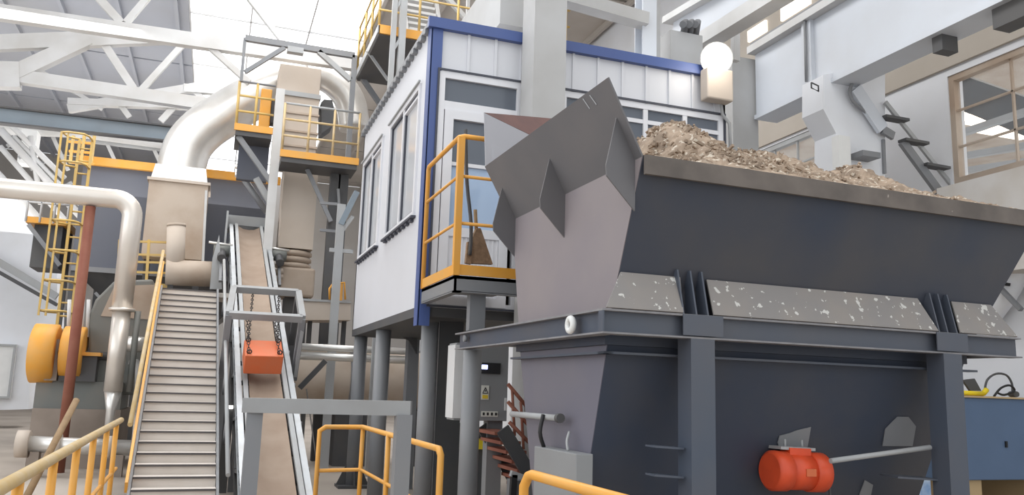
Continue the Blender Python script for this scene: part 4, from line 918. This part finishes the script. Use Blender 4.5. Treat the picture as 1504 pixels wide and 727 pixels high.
pts = smooth_path([aY(*p, 7.4) for p in ((1460, 582), (1470, 570), (1483, 566), (1490, 574), (1475, 580), (1465, 577))]); MB().tube(pts, .013, 8).build('loop', 'black', t)
p = aY(1493, 579, 7.4); MB().tube([p, p+Vector((.05, .12, 0))], .035, 12).build('coupling', 'dkgrey', t)
# wall drape shapes at right
t = thing('wall_pipe', 'pale curved pipe bend against the white wall right of the hopper', 'pipe', aX(1480, 480, 9.6))
pts = smooth_path([aX(*p, 9.79) for p in ((1520, 330), (1500, 372), (1486, 400), (1470, 430), (1440, 470))]); MB().tube(pts, .2, 18).build('bend', 'wall', t)
MB().bar(aX(1466, 420, 9.6), aX(1500, 455, 9.6), .06, .05).build('strap', 'grey', t)
for (x, y) in ((1497, 372), (1470, 415)): MB().bar(aX(x-5, y, 9.6), aX(x+12, y+3, 9.6), .05, .04).build('clip', 'black', t)

# ================================================================ HOPPER
hz = 0.0243
Cc = CO+ray(885.6, 452)*5.0
O0 = Vector((Cc.x, Cc.y, 0)); ux = Vector((c_(hz), s_(hz), 0)); uy = Vector((-s_(hz), c_(hz), 0))
def W(u, v, w): return O0+ux*u+uy*v+Vector((0, 0, w))
def hbox(mb, u0, u1, v0, v1, w0, w1):
    v = [W(x, y, z) for z in (w0, w1) for y in (v0, v1) for x in (u0, u1)]
    return mb.add(v, [(0, 2, 3, 1), (4, 5, 7, 6), (0, 1, 5, 4), (2, 6, 7, 3), (0, 4, 6, 2), (1, 3, 7, 5)])
def hv(x, y, v):
    d = ray(x, y); return CO+d*(((O0-CO).dot(uy)+v)/d.dot(uy))
def hl(P): q = P-O0; return (q.dot(ux), q.dot(uy), q.z)
hop = thing('feed_hopper', 'huge dark slate steel feed hopper with flared bent apron on the right', 'hopper', O0, hz)
# ring beams
def ibeam(u0, u1, v0, v1, ax, name='ring_beam'):
    s = MB(); f_ = MB(); hbox(f_, u0, u1, v0, v1, 1.99, 2.003); hbox(f_, u0, u1, v0, v1, 1.852, 1.863)
    if ax == 'u': hbox(s, u0, u1, (v0+v1)/2-.006, (v0+v1)/2+.006, 1.865, 1.99)
    else: hbox(s, (u0+u1)/2-.006, (u0+u1)/2+.006, v0, v1, 1.865, 1.99)
    o = s.build(name, 'slate', hop); f_.build('flange', 'flange', o); return o
ibeam(0, 3.5, 0, .11, 'u'); ibeam(-.0, .11, .11, 3.0, 'v'); ibeam(0.11, 3.4, 1.95, 2.06, 'u'); ibeam(3.3, 3.41, .11, 1.95, 'v')
s = MB(); hbox(s, 0, .01, 0, .05, 1.865, 1.99); s.build('corner_plate', 'slate', hop)
s = MB(); hbox(s, .012, .02, 0.02, .5, 1.865, 1.99)
# posts
for u0 in (.617, 2.715):
    s = MB(); hbox(s, u0, u0+.175, 0, .012, 0, 1.852); hbox(s, u0, u0+.175, .14, .152, 0, 1.852); hbox(s, u0+.0, u0+.012, .012, .14, 0, 1.852); hbox(s, u0+.163, u0+.175, .012, .14, 0, 1.852)
    s.build('post', 'slate', hop)
    s = MB(); hbox(s, u0-.06, u0+.235, -.008, .0, 1.87, 2.0); s.build('head_plate', 'slate', hop)
for u0, v0 in ((.9, 1.93), (2.9, 1.93)):
    s = MB(); hbox(s, u0, u0+.15, v0, v0+.15, 0, 1.852); s.build('post', 'slate', hop)
# sloping shelf plates
for (b0, b1, t0, t1) in ((.02, .56, .17, .6), (.784, 2.677, .80, 2.60), (2.887, 3.46, 2.93, 3.33)):
    MB().plate([W(b0, .0, 2.008), W(b1, .0, 2.008), W(t1, .1, 2.245), W(t0, .1, 2.245)], .01).build('shelf_plate', 'shelf', hop)
for u0 in (.565, .66, .745, 2.69, 2.77, 2.86):
    MB().plate([W(u0, .0, 2.003), W(u0, .12, 2.003), W(u0, .13, 2.29), W(u0, .07, 2.29)], .012, ux).build('stiffener', 'slate', hop)
# flared upper bin
UB = [(.17, .22, 2.0), (3.28, .22, 2.0), (3.28, 1.8, 2.0), (.17, 1.8, 2.0)]
UT = [(.17, -.17, 2.925), (3.62, -.17, 2.925), (3.62, 2.02, 2.925), (.17, 2.02, 2.925)]
names = ('front_wall', 'right_wall', 'rear_wall', 'left_wall')
for i, nm in enumerate(names):
    j = (i+1) % 4
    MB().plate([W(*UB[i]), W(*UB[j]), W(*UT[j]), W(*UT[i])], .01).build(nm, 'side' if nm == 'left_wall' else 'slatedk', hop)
s = MB(); hbox(s, .175, 3.66, -.20, -.175, 2.81, 2.93); s.build('rim_strip', 'rim', hop)
s = MB(); hbox(s, 3.62, 3.65, -.17, 2.05, 2.81, 2.93); hbox(s, .2, 3.65, 2.02, 2.05, 2.81, 2.93); s.build('rear_rim', 'rim', hop)
# left apron
WN, WF = -.17, 2.08
MB().plate([W(.17, WN, 2.925), W(.17, WF-.03, 2.925), W(-.07, WF+.02, 3.385), W(-.07, WN, 3.39)], .012).build('left_apron', 'wing', hop)
s = MB()
for dx in (0, 10):
    p, q_ = (858+dx, 145-dx*.5), (868+dx, 160-dx*.6)
    def onw(x, y):
        n_ = (W(-.07, 0, 3.39)-W(.17, 0, 2.925)).cross(uy).normalized(); d = ray(x, y); return CO+d*((W(.17, 0, 2.925)-CO).dot(n_)/d.dot(n_))
    a, b_ = onw(*p), onw(*q_); n2 = Vector((-.5, -.1, -.1)).normalized()*.01
    s.bar(a+n2, b_+n2, .006, .006)
s.build('weld_marks', 'ltgrey', hop)
# gussets: free polygons in v-planes
def gus(vv):
    pts = [(.17, 2.925), (.035, 3.185), (-.035, 2.865), (-.03, 2.80), (.165, 2.60)]
    MB().plate([W(u, vv, w) for u, w in pts], .012, uy).build('gusset', 'wing', hop)
for vv in (-.08, .95, 1.95): gus(vv)
# rear apron corner
MB().plate([W(-.07, 2.1, 3.385), W(.17, 2.04, 2.925), W(.9, 2.04, 2.925), W(.9, 2.12, 3.5), W(.332, 2.12, 3.73), W(-.094, 2.12, 3.866)], .012, uy).build('rear_apron', 'ltside', hop)
MB().plate([W(-.094, 2.125, 3.87), W(.332, 2.125, 3.735), W(.9, 2.125, 3.5), W(.95, 2.45, 4.05)], .012).build('rusty_rear_flap', 'rustdk', hop)
# lower bin
LBt = [(.17, .26, 1.80), (3.2, .26, 1.80), (3.2, 1.75, 1.80), (.17, 1.75, 1.80)]
LBb = [(.17, .75, .2), (2.9, .75, .2), (2.9, 1.25, .2), (.17, 1.25, .2)]
for i, nm in enumerate(('lower_front', 'lower_right', 'lower_rear', 'lower_left')):
    j = (i+1) % 4
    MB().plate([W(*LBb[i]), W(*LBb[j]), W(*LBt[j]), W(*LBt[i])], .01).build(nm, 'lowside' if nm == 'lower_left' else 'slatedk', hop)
s = MB(); hbox(s, .1, 3.25, .18, .26, 1.74, 1.755); hbox(s, .1, .17, .18, 1.8, 1.74, 1.755); s.build('ledge', 'slate', hop)
s = MB(); hbox(s, .14, 3.22, .24, 1.78, 1.80, 1.99); s.build('neck', 'slatedk', hop)
# lifting eye, bolt
p = hv(848, 477, .0); u_, v_, w_ = hl(p)
def hu(x, y, u): d = ray(x, y); return CO+d*(((O0-CO).dot(ux)+u)/d.dot(ux))
p = hu(838, 477, -.01)
s = MB(); s.tube(arc(p, uy, Vector((0, 0, 1)), .04, 0, 2*math.pi, 20), .022, 8, cap=False); s.build('lifting_ring', 'white', hop)
p = hu(681, 497, 0.0); s = MB(); s.tube([p, p+ux*.03], .03, 14); s.build('pin', 'grey', hop)
# rungs left of post 1, small pieces
for y in (655, 697):
    a = hv(955, y, .12); b_ = hv(997, y+3, .12); MB().bar(a, b_, .12, .012).build('bracket_rung', 'slate', hop)
a, b_ = hv(1220, 677, .1), hv(1366, 657, .1); MB().tube([a, b_], .018, 10).build('stay_pipe', 'ltgrey', hop)
a, b_ = hv(1305, 699, .25), hv(1366, 703, .2); MB().bar(a, b_, .2, .012).build('lower_shelf', 'slate', hop)
def lowfront(x, y, off=.012):
    A_, B_, C2 = W(*LBb[0]), W(*LBb[1]), W(*LBt[1]); n_ = (B_-A_).cross(C2-A_).normalized()
    if n_.y > 0: n_ = -n_
    A_ = A_+n_*off; d = ray(x, y); return CO+d*((A_-CO).dot(n_)/d.dot(n_))
for pts in ([(1142, 650), (1145, 640), (1160, 636), (1170, 632), (1191, 627), (1186, 655), (1180, 675), (1150, 675)], [(1296, 655), (1300, 630), (1318, 612), (1334, 612), (1345, 626), (1340, 655)], [(1262, 727), (1270, 705), (1282, 712), (1276, 740)]):
    MB().plate([lowfront(*p) for p in pts], .006).build('primer_patch', 'grey', hop)
# vibration motor
mo = lowfront(1168, 693, .12)
mb = MB(); R_ = .075
a, b_ = hv(1130, 691, 0), hv(1210, 694, 0); vv = hl(mo)[1]
a, b_ = hv(1130, 691, vv-.02), hv(1208, 694, vv-.02); d = (b_-a).normalized(); L_ = (b_-a).length
R_ = L_*.30
mm = MB().tube([a, a+d*L_*.04, a+d*L_*.27, a+d*L_*.28], [R_*.85, R_, R_, R_*.9], 28)
mm.tube([a+d*L_*.28, a+d*L_*.7], R_*.92, 28)
mm.tube([a+d*L_*.7, a+d*L_*.71, a+d*L_*.96, b_], [R_*.9, R_, R_, R_*.85], 28)
vm = mm.build('vibration_motor', 'red', hop, label='orange-red vibration motor')
MB().bar(a+d*L_*.3+Vector((0, 0, R_)), a+d*L_*.7+Vector((0, 0, R_)), .1, .05).build('terminal_box', 'red', vm)
MB().bar(a+d*L_*.15+Vector((0, .03, R_*1.15)), a+d*L_*.8+Vector((0, .03, R_*1.15)), .14, .02).build('mount_plate', 'ltgrey', vm)
for f_ in (.3, .62): q_ = a+d*L_*f_+Vector((0, .0, R_*1.15)); MB().tube([q_, q_+Vector((0, 0, .06))], .008, 8).build('bolt', 'ltgrey', vm)
MB().box(*(lambda q_: (q_.x-.04, q_.x+.04, q_.y-R_*.98, q_.y-R_*.9, q_.z-.02, q_.z+.03))(a+d*L_*.55)).build('name_plate', 'orange', vm)
MB().tube(smooth_path([b_+Vector((-.02, 0, 0)), b_+Vector((.04, 0, -.03)), b_+Vector((.06, 0, -.2)), b_+Vector((.03, 0, -.5))]), .008, 8).build('cable', 'dkgrey', vm)
# chips as white spots on post are in paint ; small cabinet and pipe at lower left of hopper
t = thing('small_grey_box', 'small grey steel box with cables against the lower hopper side', 'box', hv(820, 705, .6))
p0_, p1_ = hu(788, 680, .0), hu(850, 690, .0)
s = MB(); u0, va, _ = hl(hu(850, 690, .05)); _, vb, _ = hl(hu(788, 680, .05)); zt_ = hl(hu(815, 660, .05))[2]
hbox(s, .03, .15, va, vb, .6, zt_); s.build('case', 'cabinet', t, bevel=.006)
pz_ = W(.08, (va+vb)/2, 0)
MB().box(pz_.x-.03, pz_.x+.03, pz_.y-.03, pz_.y+.03, 0, .6).build('stand', 'grey', t)
MB().tube(smooth_path([W(.06, vb-.1, zt_), W(.02, vb-.12, zt_+.1), W(.05, vb-.1, zt_+.22)]), .014, 8).build('cable', 'black', t)
MB().tube(smooth_path([W(.09, va+.25, zt_), W(.09, va+.27, zt_+.06), W(.12, va+.3, zt_+.12)]), .01, 8).build('cable', 'ltgrey', t)
t = thing('side_pipe', 'short pale horizontal pipe stub sticking out left of the lower hopper', 'pipe', hu(790, 612, .05))
a, b_ = hu(752, 608, .08), hu(820, 614, .08); MB().tube([a, b_], .022, 12).build('pipe', 'ltgrey', t); MB().tube([b_, b_+(b_-a).normalized()*.04], .032, 12).build('end_socket', 'dkgrey', t)

# ---- soil heap in the hopper
def hgt(u, v):
    z = 3.0+.43*math.exp(-((u-1.0)**2/.12+(v-1.0)**2/.5))*1.15+.42*math.exp(-((u-1.75)**2/.35+(v-1.0)**2/.4))+.26*math.exp(-((u-2.4)**2/.2+(v-1.1)**2/.4))+.43*math.exp(-((u-2.95)**2/.09+(v-1.1)**2/.4))
    e = min(1, (v+.17)/.35, (2.02-v)/.3, (u-.17)/.25, (3.62-u)/.2); e = max(0, e)
    return 2.93+(z-2.93)*e**.6
from mathutils import noise
nu, nv = 150, 90; vs = []; fs = []
for i in range(nu+1):
    for j in range(nv+1):
        u = .18+(3.6-.18)*i/nu; v = -.16+(2.0+.16)*j/nv
        z = hgt(u, v)+(noise.noise(Vector((u*7, v*7, 1)))*.05+noise.noise(Vector((u*19, v*19, 3)))*.03+noise.noise(Vector((u*45, v*45, 5)))*.015)*min(1, (z0_ := (v+.17)/.1))
        vs.append(W(u, v, z))
for i in range(nu):
    for j in range(nv): k = i*(nv+1)+j; fs.append((k, k+nv+1, k+nv+2, k+1))
sm = MB(); sm.add(vs, fs, False)
for i in range(1500):     # clods and roots lying in the heap
    u = random.uniform(.3, 3.4) if random.random() < .4 else random.gauss(1.1, .4); v = random.uniform(-.1, 1.8)
    if not .25 < u < 3.5: continue
    p = W(u, v, hgt(u, v)+random.uniform(0, .02)); r_ = random.uniform(.006, .024)
    d = Vector((random.uniform(-1, 1), random.uniform(-1, 1), random.uniform(-.4, .7))).normalized()
    sm.bar(p-d*r_, p+d*r_*(2.6 if random.random() < .1 else 1.0), r_*.9, r_*.9)
sm.build('soil_heap', 'soil', label='heap of dry brown soil and rubble filling the hopper', cat='soil', kind='stuff')
